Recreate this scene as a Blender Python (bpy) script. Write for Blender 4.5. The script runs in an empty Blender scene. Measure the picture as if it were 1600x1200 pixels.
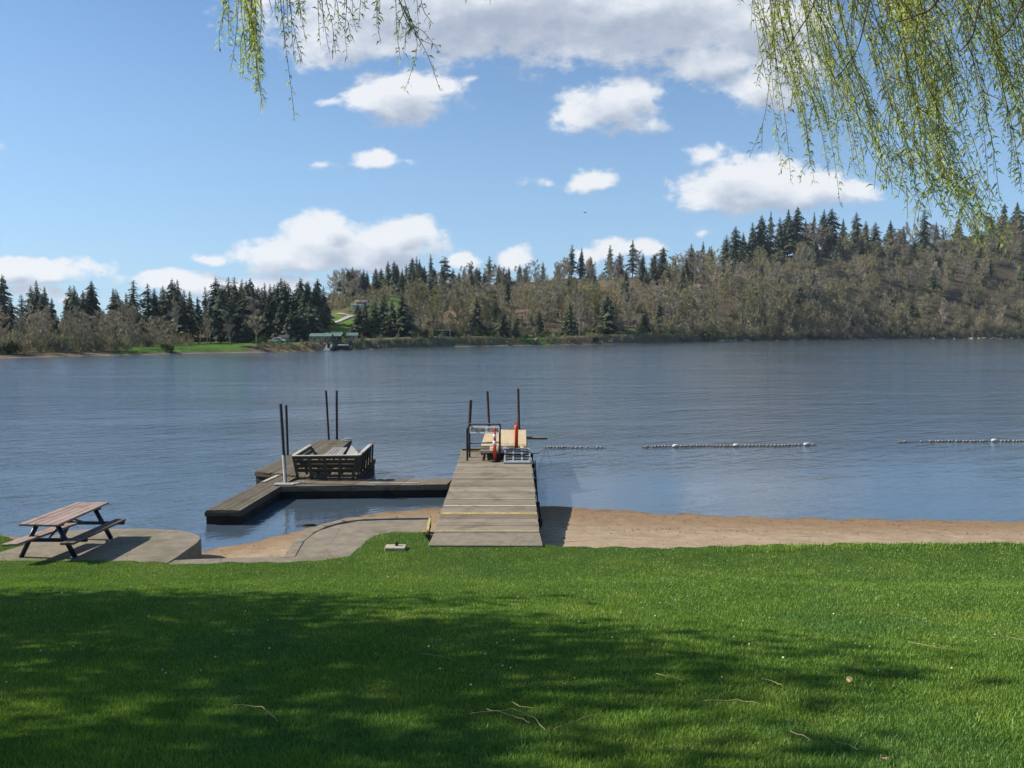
import bpy, bmesh, math, random
import numpy as np
from mathutils import Vector, Matrix
R = math.radians
random.seed(7); rng = np.random.default_rng(11)
SC = bpy.context.scene
COL = SC.collection

# ------------------------------------------------------------------ camera, sky, sun, exposure
CAMZ, F, PITCH = 5.3, 1256.0, R(3.78)
cam = bpy.data.cameras.new('camera'); cam.sensor_width = 36; cam.lens = F/1600*36
cam.clip_start = 0.05; cam.clip_end = 6000
camo = bpy.data.objects.new('camera', cam); COL.objects.link(camo)
camo.location = (0, 0, CAMZ); camo.rotation_euler = (R(90)-PITCH, 0, 0)
SC.camera = camo
SUN_EL, SUN_AZ = R(36), math.atan2(-1.0, 0.14)      # azimuth measured from +Y towards +X
SC.view_settings.view_transform = 'Standard'; SC.view_settings.look = 'None'
SC.view_settings.gamma = 1; SC.view_settings.exposure = 0.60
SC.view_settings.use_curve_mapping = False
SC.cycles.use_denoising = True
SC.cycles.max_bounces = 6; SC.cycles.diffuse_bounces = 3; SC.cycles.glossy_bounces = 3
SC.cycles.transparent_max_bounces = 8; SC.cycles.caustics_reflective = False; SC.cycles.caustics_refractive = False

CP, SP = math.cos(PITCH), math.sin(PITCH)
def ray(px, py):
    a = (px-800)/F; b = -(py-600)/F
    return Vector((a, CP+b*SP, -SP+b*CP))
def at_z(px, py, z):
    d = ray(px, py); t = (z-CAMZ)/d.z
    return Vector((0, 0, CAMZ))+d*t
def at_y(px, py, y):
    d = ray(px, py); t = y/d.y
    return Vector((0, 0, CAMZ))+d*t

W = bpy.data.worlds.new('World'); SC.world = W; W.use_nodes = True
W.cycles.sampling_method = 'MANUAL'; W.cycles.sample_map_resolution = 512
nt = W.node_tree; nt.nodes.clear()
class G:
    """small node-graph helper"""
    def __init__(s, nt): s.nt = nt
    def n(s, typ, ins=None, **kw):
        nd = s.nt.nodes.new(typ)
        for k, v in kw.items(): setattr(nd, k, v)
        if ins:
            for k, v in ins.items():
                sk = nd.inputs[k]
                if hasattr(v, 'is_output') or isinstance(v, bpy.types.NodeSocket): s.nt.links.new(v, sk)
                else: sk.default_value = v
        return nd
    def m(s, op, a, b=None, c=None, clamp=False):
        ins = {0: a}
        if b is not None: ins[1] = b
        if c is not None: ins[2] = c
        nd = s.n('ShaderNodeMath', ins, operation=op); nd.use_clamp = clamp
        return nd.outputs[0]
    def v(s, op, a, b=None):
        ins = {0: a}
        if b is not None: ins[1] = b
        nd = s.n('ShaderNodeVectorMath', ins, operation=op)
        return nd.outputs['Value'] if op in ('LENGTH', 'DOT_PRODUCT') else nd.outputs[0]
    def noise(s, vec, scale, detail=4, rough=.55, dist=0.0, col=False):
        nd = s.n('ShaderNodeTexNoise', {'Vector': vec, 'Scale': scale, 'Detail': detail, 'Roughness': rough, 'Distortion': dist})
        return nd.outputs['Color' if col else 'Fac']
    def ramp(s, fac, stops, interp='LINEAR'):
        nd = s.n('ShaderNodeValToRGB', {'Fac': fac}); r = nd.color_ramp; r.interpolation = interp
        while len(r.elements) > 1: r.elements.remove(r.elements[-1])
        r.elements[0].position = stops[0][0]; r.elements[0].color = tuple(stops[0][1])+(1,)
        for p, c in stops[1:]:
            e = r.elements.new(p); e.color = tuple(c)+(1,)
        return nd.outputs['Color']
    def mix(s, fac, a, b, blend='MIX'):
        nd = s.n('ShaderNodeMix', data_type='RGBA', blend_type=blend)
        for k, v in ((0, fac), (6, a), (7, b)):
            if isinstance(v, bpy.types.NodeSocket): s.nt.links.new(v, nd.inputs[k])
            else: nd.inputs[k].default_value = v if k == 0 else (tuple(v)+(1,) if len(v) == 3 else v)
        return nd.outputs[2]
    def mr(s, val, a, b, c=0., d=1., typ='SMOOTHSTEP'):
        nd = s.n('ShaderNodeMapRange', {'Value': val, 'From Min': a, 'From Max': b, 'To Min': c, 'To Max': d}, interpolation_type=typ)
        return nd.outputs[0]

g = G(nt)
sky = g.n('ShaderNodeTexSky', sky_type='NISHITA', sun_disc=False, sun_elevation=SUN_EL, sun_rotation=SUN_AZ,
          altitude=50, air_density=1.0, dust_density=0.35, ozone_density=2.2)
SKY_S = 0.072
skyc = g.v('SCALE', sky.outputs[0]); skyc.node.inputs['Scale'].default_value = SKY_S
skyc = g.mix(1.0, skyc, (0.74, 1.0, 1.22), 'MULTIPLY')
tc = g.n('ShaderNodeTexCoord').outputs['Generated']
sep = g.n('ShaderNodeSeparateXYZ', {0: tc})
air = g.mr(sep.outputs[2], .02, .40, .66, .08, 'LINEAR')          # pale spring haze low in the sky
skyc = g.mix(air, skyc, (.29, .435, .61))
yy = g.m('MAXIMUM', sep.outputs[1], 0.02)
U = g.m('DIVIDE', sep.outputs[0], yy); V = g.m('DIVIDE', sep.outputs[2], yy)
UV = g.n('ShaderNodeCombineXYZ', {0: U, 1: V}).outputs[0]
# clouds: (centre px, centre py, half width, half height, strength)
CL = [(640,470,0,0,0)]
CL = [(760,5,330,80,1.4),(1000,15,240,80,1.3),(560,50,130,45,.9),(1180,35,120,55,1.2),(1120,95,75,30,.9),(1190,140,70,38,.9),(1230,90,70,70,.9),
      (640,145,85,40,1),(590,155,50,25,.9),(700,135,35,22,.8),(735,122,26,9,.45),(515,158,30,7,.4),
      (950,160,75,42,1),(905,182,45,30,1),(990,135,38,26,.9),(1023,188,18,15,.55),
      (588,247,38,17,.9),(510,258,18,9,.35),(640,250,20,9,.35),(917,281,36,19,1),(848,283,24,8,.35),(1105,238,28,16,.5),
      (1180,295,110,42,1.1),(1150,280,60,28,1),(1260,300,110,32,1),(1340,300,50,22,.8),(1120,310,50,25,.9),(1100,362,14,10,.4),
      (505,378,75,38,1.1),(515,352,32,20,1),(440,396,90,24,1),(610,380,80,34,1.1),(630,362,45,20,1),(330,403,34,10,.9),(560,400,130,24,1),(480,412,110,13,.7),
      (600,412,45,13,.7),(725,412,26,12,.9),(803,405,34,18,1),(960,392,36,16,1),(1000,388,36,14,1),(925,402,26,12,.8),
      (40,422,120,20,1),(75,415,60,13,1),(20,410,45,12,1),(60,452,70,10,.7),(265,440,60,20,1),(310,445,60,20,1),(240,430,28,10,.9),(370,448,60,16,.9),(110,465,60,10,.6),(430,440,90,16,.8),
      (-260,250,200,50,1),(-500,420,220,30,1),(1900,120,260,80,1),(2150,330,200,40,1),(500,-260,330,70,1),(1100,-330,260,70,.9),(1500,-200,200,60,1),(-200,-350,300,80,1),(1750,380,200,30,1)]
def uvpx(px, py):
    d = ray(px, py); return d.x/d.y, d.z/d.y
def field(P, hi=False):
    f = None
    for (cx, cy, rx, ry, st) in CL:
        u, v = uvpx(cx, cy)
        if hi and rx*ry < 320: continue
        q = g.v('SUBTRACT', P, (u, v, 0)); q = g.v('MULTIPLY', q, (F/rx/1.27, F/ry/1.27, 0))
        l = g.v('LENGTH', q)
        e = g.m('MULTIPLY_ADD', l, -st, st)
        f = e if f is None else g.m('SMOOTH_MAX', f, e, 0.18)
    return f
wn = g.noise(UV, 9, 3, .5, col=True)
wv = g.v('SUBTRACT', wn, (.5, .5, .5)); wv = g.v('MULTIPLY', wv, (.05, .035, 0))
P0 = g.v('ADD', UV, wv)
f0 = field(P0)
P1 = g.v('ADD', P0, (-0.010, 0.022, 0))
f1 = field(P1, True)
UVs = g.v('MULTIPLY', UV, (1, 1.5, 1))
n1 = g.noise(UVs, 17, 9, .62); n2 = g.noise(UVs, 52, 6, .6)
n0 = g.noise(UVs, 6.5, 5, .6)
det = g.m('ADD', g.m('ADD', g.m('MULTIPLY_ADD', n1, 2.4, -1.2), g.m('MULTIPLY_ADD', n0, 1.0, -.5)), g.m('MULTIPLY_ADD', n2, .9, -.45))
dens = g.m('ADD', f0, g.m('MULTIPLY', det, .62))
mask = g.mr(dens, .03, .52)
shn = g.noise(g.v('ADD', UVs, (.012, -.02, 0)), 17, 9, .62)
lit = g.m('SUBTRACT', f0, f1)                       # >0 on the edges that face the sun
lit = g.m('ADD', g.m('MULTIPLY', lit, 1.5), g.m('MULTIPLY', g.m('SUBTRACT', n1, shn), 1.5))
thick = g.mr(f0, .35, 1.15)
shade = g.m('ADD', g.m('MULTIPLY', thick, -.42), g.m('ADD', g.m('MULTIPLY', lit, .75), .74), clamp=True)
ccol = g.ramp(shade, [(0, (.27, .31, .39)), (.35, (.34, .38, .45)), (.7, (.48, .51, .56)), (1, (.60, .61, .63))])
world_col = g.mix(g.m('MULTIPLY', mask, .93), skyc, ccol)
up = g.mr(sep.outputs[2], -.02, .0)
world_col = g.mix(g.m('MULTIPLY', g.mr(sep.outputs[1], .02, .1), up), skyc, world_col)
bg = g.n('ShaderNodeBackground', {'Color': world_col, 'Strength': 1.0})
out = g.n('ShaderNodeOutputWorld', {0: bg.outputs[0]})

sl = bpy.data.lights.new('sun', 'SUN'); sl.energy = 4.9; sl.angle = R(.5); sl.color = (1, .93, .82)
so = bpy.data.objects.new('sun', sl); COL.objects.link(so)
sd = Vector((math.sin(SUN_AZ)*math.cos(SUN_EL), math.cos(SUN_AZ)*math.cos(SUN_EL), math.sin(SUN_EL)))
so.rotation_euler = sd.to_track_quat('Z', 'Y').to_euler(); so.location = (-30, 5, 40)

# ------------------------------------------------------------------ helpers
def tag(o, label=None, cat=None, group=None, kind=None):
    if label: o['label'] = label
    if cat: o['category'] = cat
    if group: o['group'] = group
    if kind: o['kind'] = kind
    return o
def thing(name, label, cat, loc=(0, 0, 0), rz=0, group=None):
    o = bpy.data.objects.new(name, None); COL.objects.link(o); o.empty_display_size = .2
    o.location = loc; o.rotation_euler = (0, 0, rz)
    return tag(o, label, cat, group)
def link_mesh(name, me, mat, parent=None):
    if mat is not None and not me.materials: me.materials.append(mat)
    o = bpy.data.objects.new(name, me); COL.objects.link(o)
    if parent: o.parent = parent
    return o
class MB:
    """collects simple solids into ONE mesh"""
    def __init__(s): s.v = []; s.f = []
    def add(s, vs, fs):
        b = len(s.v); s.v += [tuple(v) for v in vs]; s.f += [tuple(i+b for i in f) for f in fs]
    def hexa(s, b, t):       # 4 bottom, 4 top corners (ccw)
        s.add(list(b)+list(t), [(3,2,1,0),(4,5,6,7),(0,1,5,4),(1,2,6,5),(2,3,7,6),(3,0,4,7)])
    def box(s, c, d, rot=None):
        x, y, z = d[0]/2, d[1]/2, d[2]/2; c = Vector(c)
        P = [Vector(p) for p in ((-x,-y,-z),(x,-y,-z),(x,y,-z),(-x,y,-z),(-x,-y,z),(x,-y,z),(x,y,z),(-x,y,z))]
        if rot is not None: P = [rot @ p for p in P]
        s.hexa([p+c for p in P[:4]], [p+c for p in P[4:]])
    def bar(s, a, b, w, h, up=(0, 0, 1)):
        a, b = Vector(a), Vector(b); d = (b-a).normalized(); u = Vector(up)
        r = d.cross(u)
        if r.length < 1e-4: r = Vector((1, 0, 0))
        r.normalize(); u = r.cross(d).normalized()
        r *= w/2; u *= h/2
        s.hexa([a-r-u, a+r-u, b+r-u, b-r-u], [a-r+u, a+r+u, b+r+u, b-r+u])
    def tube(s, pts, rad, n=8, cap=True):
        pts = [Vector(p) for p in pts]; k = len(pts)
        if not hasattr(rad, '__len__'): rad = [rad]*k
        base = len(s.v); ref = Vector((.31, .17, .93))
        for i, p in enumerate(pts):
            d = (pts[min(i+1, k-1)]-pts[max(i-1, 0)]).normalized()
            a = d.cross(ref)
            if a.length < .05: a = d.cross(Vector((1, 0, 0)))
            a.normalize(); b = d.cross(a)
            for j in range(n):
                t = 2*math.pi*j/n; s.v.append(tuple(p+(a*math.cos(t)+b*math.sin(t))*rad[i]))
        for i in range(k-1):
            for j in range(n):
                s.f.append((base+i*n+j, base+i*n+(j+1) % n, base+(i+1)*n+(j+1) % n, base+(i+1)*n+j))
        if cap:
            s.f.append(tuple(base+j for j in range(n))[::-1]); s.f.append(tuple(base+(k-1)*n+j for j in range(n)))
    def lathe(s, c, prof, n=16):
        c = Vector(c); base = len(s.v); k = len(prof)
        for r, z in prof:
            for j in range(n):
                t = 2*math.pi*j/n; s.v.append((c.x+r*math.cos(t), c.y+r*math.sin(t), c.z+z))
        for i in range(k-1):
            for j in range(n): s.f.append((base+i*n+j, base+i*n+(j+1) % n, base+(i+1)*n+(j+1) % n, base+(i+1)*n+j))
        s.f.append(tuple(base+j for j in range(n))[::-1]); s.f.append(tuple(base+(k-1)*n+j for j in range(n)))
    def ball(s, c, r, sx=1, sy=1, sz=1, n=10, m=6, jit=0):
        c = Vector(c); base = len(s.v)
        s.v.append((c.x, c.y, c.z-r*sz))
        for i in range(1, m):
            ph = -math.pi/2+math.pi*i/m
            for j in range(n):
                t = 2*math.pi*j/n; q = 1+random.uniform(-jit, jit)
                s.v.append((c.x+r*sx*math.cos(ph)*math.cos(t)*q, c.y+r*sy*math.cos(ph)*math.sin(t)*q, c.z+r*sz*math.sin(ph)*q))
        s.v.append((c.x, c.y, c.z+r*sz)); top = len(s.v)-1
        for j in range(n): s.f.append((base, base+1+(j+1) % n, base+1+j)); s.f.append((top, top-n+j, top-n+(j+1) % n))
        for i in range(m-2):
            for j in range(n): a = base+1+i*n; s.f.append((a+j, a+(j+1) % n, a+n+(j+1) % n, a+n+j))
    def mesh(s, name='mesh', bevel=0, smooth=False):
        me = bpy.data.meshes.new(name); me.from_pydata(s.v, [], s.f); me.update()
        if bevel:
            bm = bmesh.new(); bm.from_mesh(me)
            bmesh.ops.bevel(bm, geom=[e for e in bm.edges if e.calc_face_angle(0) > .5], offset=bevel, segments=1, affect='EDGES')
            bm.to_mesh(me); bm.free()
        if smooth: me.polygons.foreach_set('use_smooth', [True]*len(me.polygons))
        return me
    def build(s, name, mat, parent=None, bevel=0, smooth=False):
        return link_mesh(name, s.mesh(name, bevel, smooth), mat, parent)
def np_mesh(name, V, Fc, smooth=False):
    """V (n,3), Fc (m,k) with constant k"""
    me = bpy.data.meshes.new(name); V = np.asarray(V, np.float32); Fc = np.asarray(Fc, np.int32)
    m, k = Fc.shape
    me.vertices.add(len(V)); me.vertices.foreach_set('co', V.ravel())
    me.loops.add(m*k); me.loops.foreach_set('vertex_index', Fc.ravel())
    me.polygons.add(m); me.polygons.foreach_set('loop_start', np.arange(m, dtype=np.int32)*k)
    me.polygons.foreach_set('loop_total', np.full(m, k, np.int32))
    if smooth: me.polygons.foreach_set('use_smooth', np.ones(m, bool))
    me.update(calc_edges=True); return me
def copy_tree(o, parent=None):
    c = o.copy(); COL.objects.link(c); c.parent = parent
    for ch in list(o.children): copy_tree(ch, c)
    return c
def lerp(a, b, t): return a+(b-a)*t

# ------------------------------------------------------------------ materials
def mat(name, build):
    m = bpy.data.materials.new(name); m.use_nodes = True; m.node_tree.nodes.clear()
    gg = G(m.node_tree); p = gg.n('ShaderNodeBsdfPrincipled')
    gg.n('ShaderNodeOutputMaterial', {0: p.outputs[0]}); build(gg, p); return m
def setp(gg, p, **kw):
    names = dict(col='Base Color', rough='Roughness', metal='Metallic', spec='Specular IOR Level', normal='Normal')
    for k, v in kw.items():
        s = p.inputs[names[k]]
        if isinstance(v, bpy.types.NodeSocket): gg.nt.links.new(v, s)
        elif k == 'col': s.default_value = tuple(v)+(1,)
        else: s.default_value = v
def obj_co(gg): return gg.n('ShaderNodeTexCoord').outputs['Object']
def geo_pos(gg): return gg.n('ShaderNodeNewGeometry').outputs['Position']
def bump(gg, h, strength=.4, dist=.01):
    return gg.n('ShaderNodeBump', {'Height': h, 'Strength': strength, 'Distance': dist}).outputs[0]
def plain(name, col, rough=.6, var=.12, scale=20, metal=0, spec=.4):
    def b(gg, p):
        n = gg.noise(obj_co(gg), scale, 5, .6)
        c = gg.ramp(n, [(.25, [x*(1-var*2) for x in col]), (.75, [min(1, x*(1+var)) for x in col])])
        setp(gg, p, col=c, rough=rough, metal=metal, spec=spec, normal=bump(gg, n, .25, .005))
    return mat(name, b)
def wood(name, cols, axis='x', rough=.75, moss=0., gscale=1.0):
    """weathered planks: one tone per board, grain along `axis`, stains"""
    def b(gg, p):
        co = geo_pos(gg); isl = gg.n('ShaderNodeNewGeometry').outputs['Random Per Island']
        st = dict(x=(1.2, 26, 26), y=(26, 1.2, 26), z=(26, 26, 1.2))[axis]
        off = gg.v('SCALE', gg.n('ShaderNodeCombineXYZ', {0: isl, 1: isl, 2: isl}).outputs[0]); off.node.inputs['Scale'].default_value = 37
        gc = gg.v('ADD', gg.v('MULTIPLY', co, tuple(s*gscale for s in st)), off)
        grain = gg.noise(gc, 1.6, 6, .65)
        base = gg.ramp(isl, [(i/(len(cols)-1), c) for i, c in enumerate(cols)])
        dark = gg.ramp(grain, [(.28, (.42, .40, .38)), (.5, (.9, .9, .9)), (.75, (1.25, 1.25, 1.22))])
        c = gg.mix(1, base, dark, 'MULTIPLY')
        stn = gg.noise(co, 1.4, 6, .7)
        c = gg.mix(gg.mr(stn, .48, .72), c, gg.mix(1, c, (.55, .52, .46), 'MULTIPLY'))
        if moss:
            mn = gg.noise(co, 2.3, 7, .7)
            c = gg.mix(gg.m('MULTIPLY', gg.mr(mn, .5, .66), moss), c, (.075, .085, .03))
        setp(gg, p, col=c, rough=rough, spec=.25, normal=bump(gg, grain, .6, .004))
    return mat(name, b)
M = {}
M['deck'] = wood('weathered_deck_wood', [(.20,.155,.105),(.25,.195,.135),(.29,.24,.175),(.21,.165,.115),(.34,.29,.22),(.23,.18,.125)], 'x', moss=.25)
M['deck_y'] = wood('weathered_float_wood', [(.115,.092,.062),(.15,.12,.08),(.18,.148,.10),(.125,.10,.07)], 'y', moss=.35)
M['deck_x'] = wood('weathered_walkway_wood', [(.15,.118,.082),(.20,.162,.12),(.17,.14,.10)], 'x', moss=.3)
M['pale'] = wood('pale_board', [(.42,.38,.32),(.50,.46,.40),(.38,.34,.28)], 'y')
M['pale_x'] = wood('pale_board_across', [(.45,.41,.35),(.52,.48,.41)], 'x')
M['grey_y'] = wood('silver_grey_board', [(.30,.28,.26),(.36,.34,.32),(.26,.24,.22)], 'y')
M['fresh'] = wood('new_pine_board', [(.56,.40,.22),(.60,.45,.26)], 'y')
M['bench'] = wood('dark_bench_wood', [(.065,.055,.04),(.09,.073,.052),(.115,.095,.068),(.075,.062,.044)], 'x', moss=.5)
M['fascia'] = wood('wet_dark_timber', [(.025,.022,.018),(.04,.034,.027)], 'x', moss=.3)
M['ply'] = mat('plywood', lambda gg, p: setp(gg, p, rough=.6, spec=.25,
    col=gg.ramp(gg.noise(gg.v('MULTIPLY', geo_pos(gg), (14, 1.2, 1)), 1.0, 5, .6), [(.3, (.46, .34, .19)), (.7, (.58, .45, .27))])))
M['yellow'] = plain('worn_yellow_paint', (.50, .38, .13), .7, .3, 9)
M['pink'] = wood('pinkish_table_board', [(.36,.255,.215),(.40,.29,.245),(.33,.235,.20)], 'y')
M['blue'] = plain('navy_painted_steel', (.012, .018, .06), .4, .2, 6)
M['brown_rail'] = wood('brown_bench_board', [(.12,.085,.07),(.15,.11,.09)], 'y')
M['rust'] = plain('rusted_steel_pipe', (.065, .036, .03), .75, .4, 14)
M['pole_dark'] = plain('dark_steel_pole', (.05, .046, .04), .7, .35, 10)
M['white'] = plain('white_plastic', (.66, .66, .60), .5, .1, 5)
M['black'] = plain('black_rubber', (.012, .012, .014), .7, .2, 8)
M['blackpipe'] = plain('black_painted_pipe', (.012, .014, .024), .45, .2, 10)
M['orange'] = plain('orange_plastic', (.78, .085, .022), .45, .06, 5)
M['reflect'] = plain('white_reflective_band', (.78, .76, .74), .35, .05, 5)
M['grate'] = plain('grey_metal_grate', (.33, .34, .34), .5, .15, 20)
M['signboard'] = plain('faded_grey_sign', (.48, .50, .50), .6, .12, 12)
M['ink'] = plain('faded_black_letters', (.03, .03, .035), .7, .2, 30)
M['rope'] = plain('rope', (.10, .10, .09), .9, .2, 40)
M['buoy'] = plain('dirty_white_float', (.34, .28, .20), .6, .35, 18)
M['buoyw'] = plain('white_buoy', (.62, .60, .53), .5, .1, 8)
M['rock'] = plain('shore_rock', (.30, .28, .24), .9, .35, 1.2)
M['bark'] = plain('tree_bark', (.085, .065, .048), .9, .4, 5)
M['palebark'] = plain('pale_grey_bark', (.27, .24, .20), .9, .4, 1.5)
M['drift'] = plain('driftwood', (.06, .045, .032), .9, .3, 8)

def concrete(gg, p):
    co = geo_pos(gg); n = gg.noise(co, 3, 8, .7); n2 = gg.noise(co, 60, 3, .6); n3 = gg.noise(co, .8, 5, .65)
    c = gg.ramp(n, [(.3, (.15, .125, .09)), (.5, (.21, .175, .13)), (.7, (.265, .225, .17))])
    c = gg.mix(gg.mr(n2, .55, .75), c, (.31, .27, .21))
    c = gg.mix(gg.m('MULTIPLY', gg.mr(n3, .5, .68), .55), c, (.095, .10, .052))
    vo = gg.n('ShaderNodeTexVoronoi', {'Vector': gg.v('ADD', co, gg.v('MULTIPLY', gg.noise(co, 2.5, 4, .6, col=True), (.3, .3, .3))), 'Scale': .55}, feature='DISTANCE_TO_EDGE').outputs['Distance']
    c = gg.mix(gg.mr(vo, .003, .012, .3, 0), c, (.06, .055, .045))
    setp(gg, p, col=c, rough=.9, spec=.2, normal=bump(gg, n2, .5, .01))
M['concrete'] = mat('weathered_concrete', concrete)
M['paleconc'] = plain('pale_concrete', (.42, .37, .27), .9, .2, 15)

def sandm(gg, p):
    co = geo_pos(gg); s = gg.n('ShaderNodeSeparateXYZ', {0: co})
    n = gg.noise(co, 2.2, 8, .7); fine = gg.noise(co, 90, 3, .7)
    drift = gg.noise(gg.v('MULTIPLY', co, (.5, 5.5, 1)), 1.0, 7, .7)
    c = gg.ramp(n, [(.3, (.28, .205, .13)), (.55, (.35, .265, .175)), (.75, (.41, .32, .22))])
    c = gg.mix(gg.mr(fine, .6, .8), c, (.25, .18, .12))
    c = gg.mix(gg.m('MULTIPLY', gg.mr(drift, .54, .66), .7), c, (.20, .13, .08))
    wz = gg.m('ADD', s.outputs[2], gg.m('MULTIPLY_ADD', n, .12, -.06))
    c = gg.mix(gg.m('MULTIPLY', gg.mr(wz, .04, .20, 1, 0), .85), c, (.215, .135, .07))
    c = gg.mix(gg.mr(wz, -.04, .03, 1, 0), c, (.10, .062, .035))
    setp(gg, p, col=c, rough=.92, spec=.2, normal=bump(gg, gg.m('ADD', gg.m('ADD', n, gg.m('MULTIPLY', gg.noise(co, 5, 3, .5), .3)), gg.m('MULTIPLY', drift, .7)), .8, .05))
M['sand'] = mat('beach_sand', sandm)

def lawnm(gg, p):
    co = geo_pos(gg); n = gg.noise(co, .9, 6, .65); f = gg.noise(co, 14, 5, .7); f2 = gg.noise(co, 70, 3, .7)
    c = gg.ramp(n, [(.3, (.07, .135, .024)), (.5, (.10, .17, .032)), (.7, (.14, .20, .042))])
    c = gg.mix(1, c, gg.ramp(f, [(.3, (.6, .65, .6)), (.7, (1.25, 1.2, 1.1))]), 'MULTIPLY')
    c = gg.mix(gg.mr(f2, .3, .6, 1, 0), c, (.035, .07, .016))
    setp(gg, p, col=c, rough=.95, spec=.1, normal=bump(gg, gg.m('ADD', f, f2), 1, .05))
M['lawn'] = mat('lawn_soil_and_grass', lawnm)
def bladem(gg, p):
    co = geo_pos(gg); n = gg.noise(co, .9, 6, .65); f = gg.noise(co, 30, 3, .8); isl = gg.n('ShaderNodeNewGeometry').outputs['Random Per Island']
    c = gg.ramp(n, [(.3, (.12, .22, .034)), (.5, (.165, .285, .048)), (.68, (.25, .35, .065)), (.8, (.33, .36, .11))])
    pt2 = gg.noise(co, .33, 5, .7)
    c = gg.mix(gg.m('MULTIPLY', gg.mr(pt2, .52, .66), .6), c, (.085, .20, .06))
    c = gg.mix(1, c, gg.ramp(isl, [(0, (.62, .72, .6)), (.6, (1, 1, 1)), (.93, (1.35, 1.25, 1.2)), (1, (2.0, 1.6, 1.7))]), 'MULTIPLY')
    c = gg.mix(1, c, gg.ramp(f, [(.3, (.75, .8, .75)), (.7, (1.2, 1.15, 1.1))]), 'MULTIPLY')
    setp(gg, p, col=c, rough=.5, spec=.35)
    tr = gg.n('ShaderNodeBsdfTranslucent', {'Color': gg.mix(1, c, (1.2, 1.25, .6), 'MULTIPLY')})
    mx = gg.n('ShaderNodeMixShader', {0: .3, 1: p.outputs[0], 2: tr.outputs[0]})
    o = [x for x in gg.nt.nodes if x.type == 'OUTPUT_MATERIAL'][0]; gg.nt.links.new(mx.outputs[0], o.inputs[0])
M['blade'] = mat('grass_blades', bladem)

def leafy(name, cols, nscale=.35, trans=.25, objvar=.35, islvar=.5):
    """foliage: clump-to-clump tone (noise through the crown) and tree-to-tree tone"""
    def b(gg, p):
        co = obj_co(gg); n = gg.noise(co, nscale, 4, .6); isl = gg.n('ShaderNodeNewGeometry').outputs['Random Per Island']
        ob = gg.n('ShaderNodeObjectInfo').outputs['Random']
        c = gg.ramp(n, [(.25+.5*i/(len(cols)-1), k) for i, k in enumerate(cols)])
        c = gg.mix(1, c, gg.ramp(isl, [(0, (1-islvar,)*3), (1, (1+islvar,)*3)]), 'MULTIPLY')
        c = gg.mix(1, c, gg.ramp(ob, [(0, (1-objvar, 1-objvar*.8, 1-objvar*.8)), (.5, (1, 1, 1)), (1, (1+objvar*1.1, 1+objvar*.8, 1+objvar*.7))]), 'MULTIPLY')
        setp(gg, p, col=c, rough=.7, spec=.2)
        if trans:
            tr = gg.n('ShaderNodeBsdfTranslucent', {'Color': gg.mix(1, c, (1.15, 1.2, .7), 'MULTIPLY')})
            mx = gg.n('ShaderNodeMixShader', {0: trans, 1: p.outputs[0], 2: tr.outputs[0]})
            o = [x for x in gg.nt.nodes if x.type == 'OUTPUT_MATERIAL'][0]; gg.nt.links.new(mx.outputs[0], o.inputs[0])
    return mat(name, b)
M['needles'] = leafy('fir_needles', [(.034,.050,.032),(.052,.072,.042),(.080,.100,.055)], .35, .1)
M['twigs'] = leafy('bare_twigs', [(.24,.21,.17),(.31,.27,.22),(.32,.285,.21)], .12, .15, .3, .25)
M['budding'] = leafy('budding_twigs', [(.21,.20,.11),(.28,.26,.14),(.25,.22,.15)], .12, .25, .3, .3)
M['brush'] = leafy('brush', [(.17,.155,.10),(.23,.195,.135),(.16,.17,.095),(.26,.21,.16)], .045, .2, .2, .4)
M['shrub'] = leafy('green_shrub', [(.035,.055,.018),(.06,.085,.025),(.09,.11,.04)], .5, .2, .3, .4)
M['willow'] = leafy('willow_leaves', [(.32,.39,.11),(.42,.47,.15),(.53,.52,.22)], 2.2, .5, .05, .3)
M['leafcrown'] = leafy('broad_leaves', [(.04,.08,.02),(.07,.12,.03)], .8, .3, .2, .4)
M['willowbark'] = plain('willow_twig_bark', (.16, .13, .055), .7, .25, 12)

# ------------------------------------------------------------------ land near the camera
sxp = [-900, -300, 0, 140, 250, 315, 400, 480, 560, 640, 700, 845, 1000, 1200, 1400, 1600, 2100, 2800]
syp = [800, 825, 835, 850, 858, 861, 846, 826, 805, 797, 793, 789, 800, 808, 812, 814, 816, 818]
shore_pts = [at_z(a, b, 0) for a, b in zip(sxp, syp)]
SHX = np.array([p.x for p in shore_pts]); SHY = np.array([p.y for p in shore_pts])
o_ = np.argsort(SHX); SHX, SHY = SHX[o_], SHY[o_]
def shore_y(x): return np.interp(x, SHX, SHY)
# front edge of the sand / back edge of the lawn
lxp = [-900, -300, 0, 60, 180, 300, 480, 545, 560, 572, 590, 615, 660, 672, 845, 1000, 1160, 1300, 1600, 2200, 2900]
lyp = [840, 834, 834, 858, 879, 884, 880, 870, 858, 843, 834, 830, 830, 848, 852, 857, 853, 850, 849, 850, 852]
lp = [at_z(a, b, .595) for a, b in zip(lxp, lyp)]
LX = np.array([p.x for p in lp]); LY = np.array([p.y for p in lp]); o_ = np.argsort(LX); LX, LY = LX[o_], LY[o_]
def lawn_edge(x): return np.interp(x, LX, LY)
def lawn_z(x, y):
    y = np.asarray(y, float); x = np.asarray(x, float)
    t = np.clip(y/15.6, -3, 1); z = .60+3.10*(1-t)
    k = np.clip((y-13.0)/4.0, 0, 1); z = np.where(y > 13, .60+3.10*(1-13/15.6)*(1-k)**2*(1+0*k)+0.0, z)
    z = z+.05*np.sin(x*.35+1)*np.clip((16-y)/6, 0, 1)+.03*np.sin(y*.9+x*.5)*np.clip((16-y)/6, 0, 1)
    return z
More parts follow.
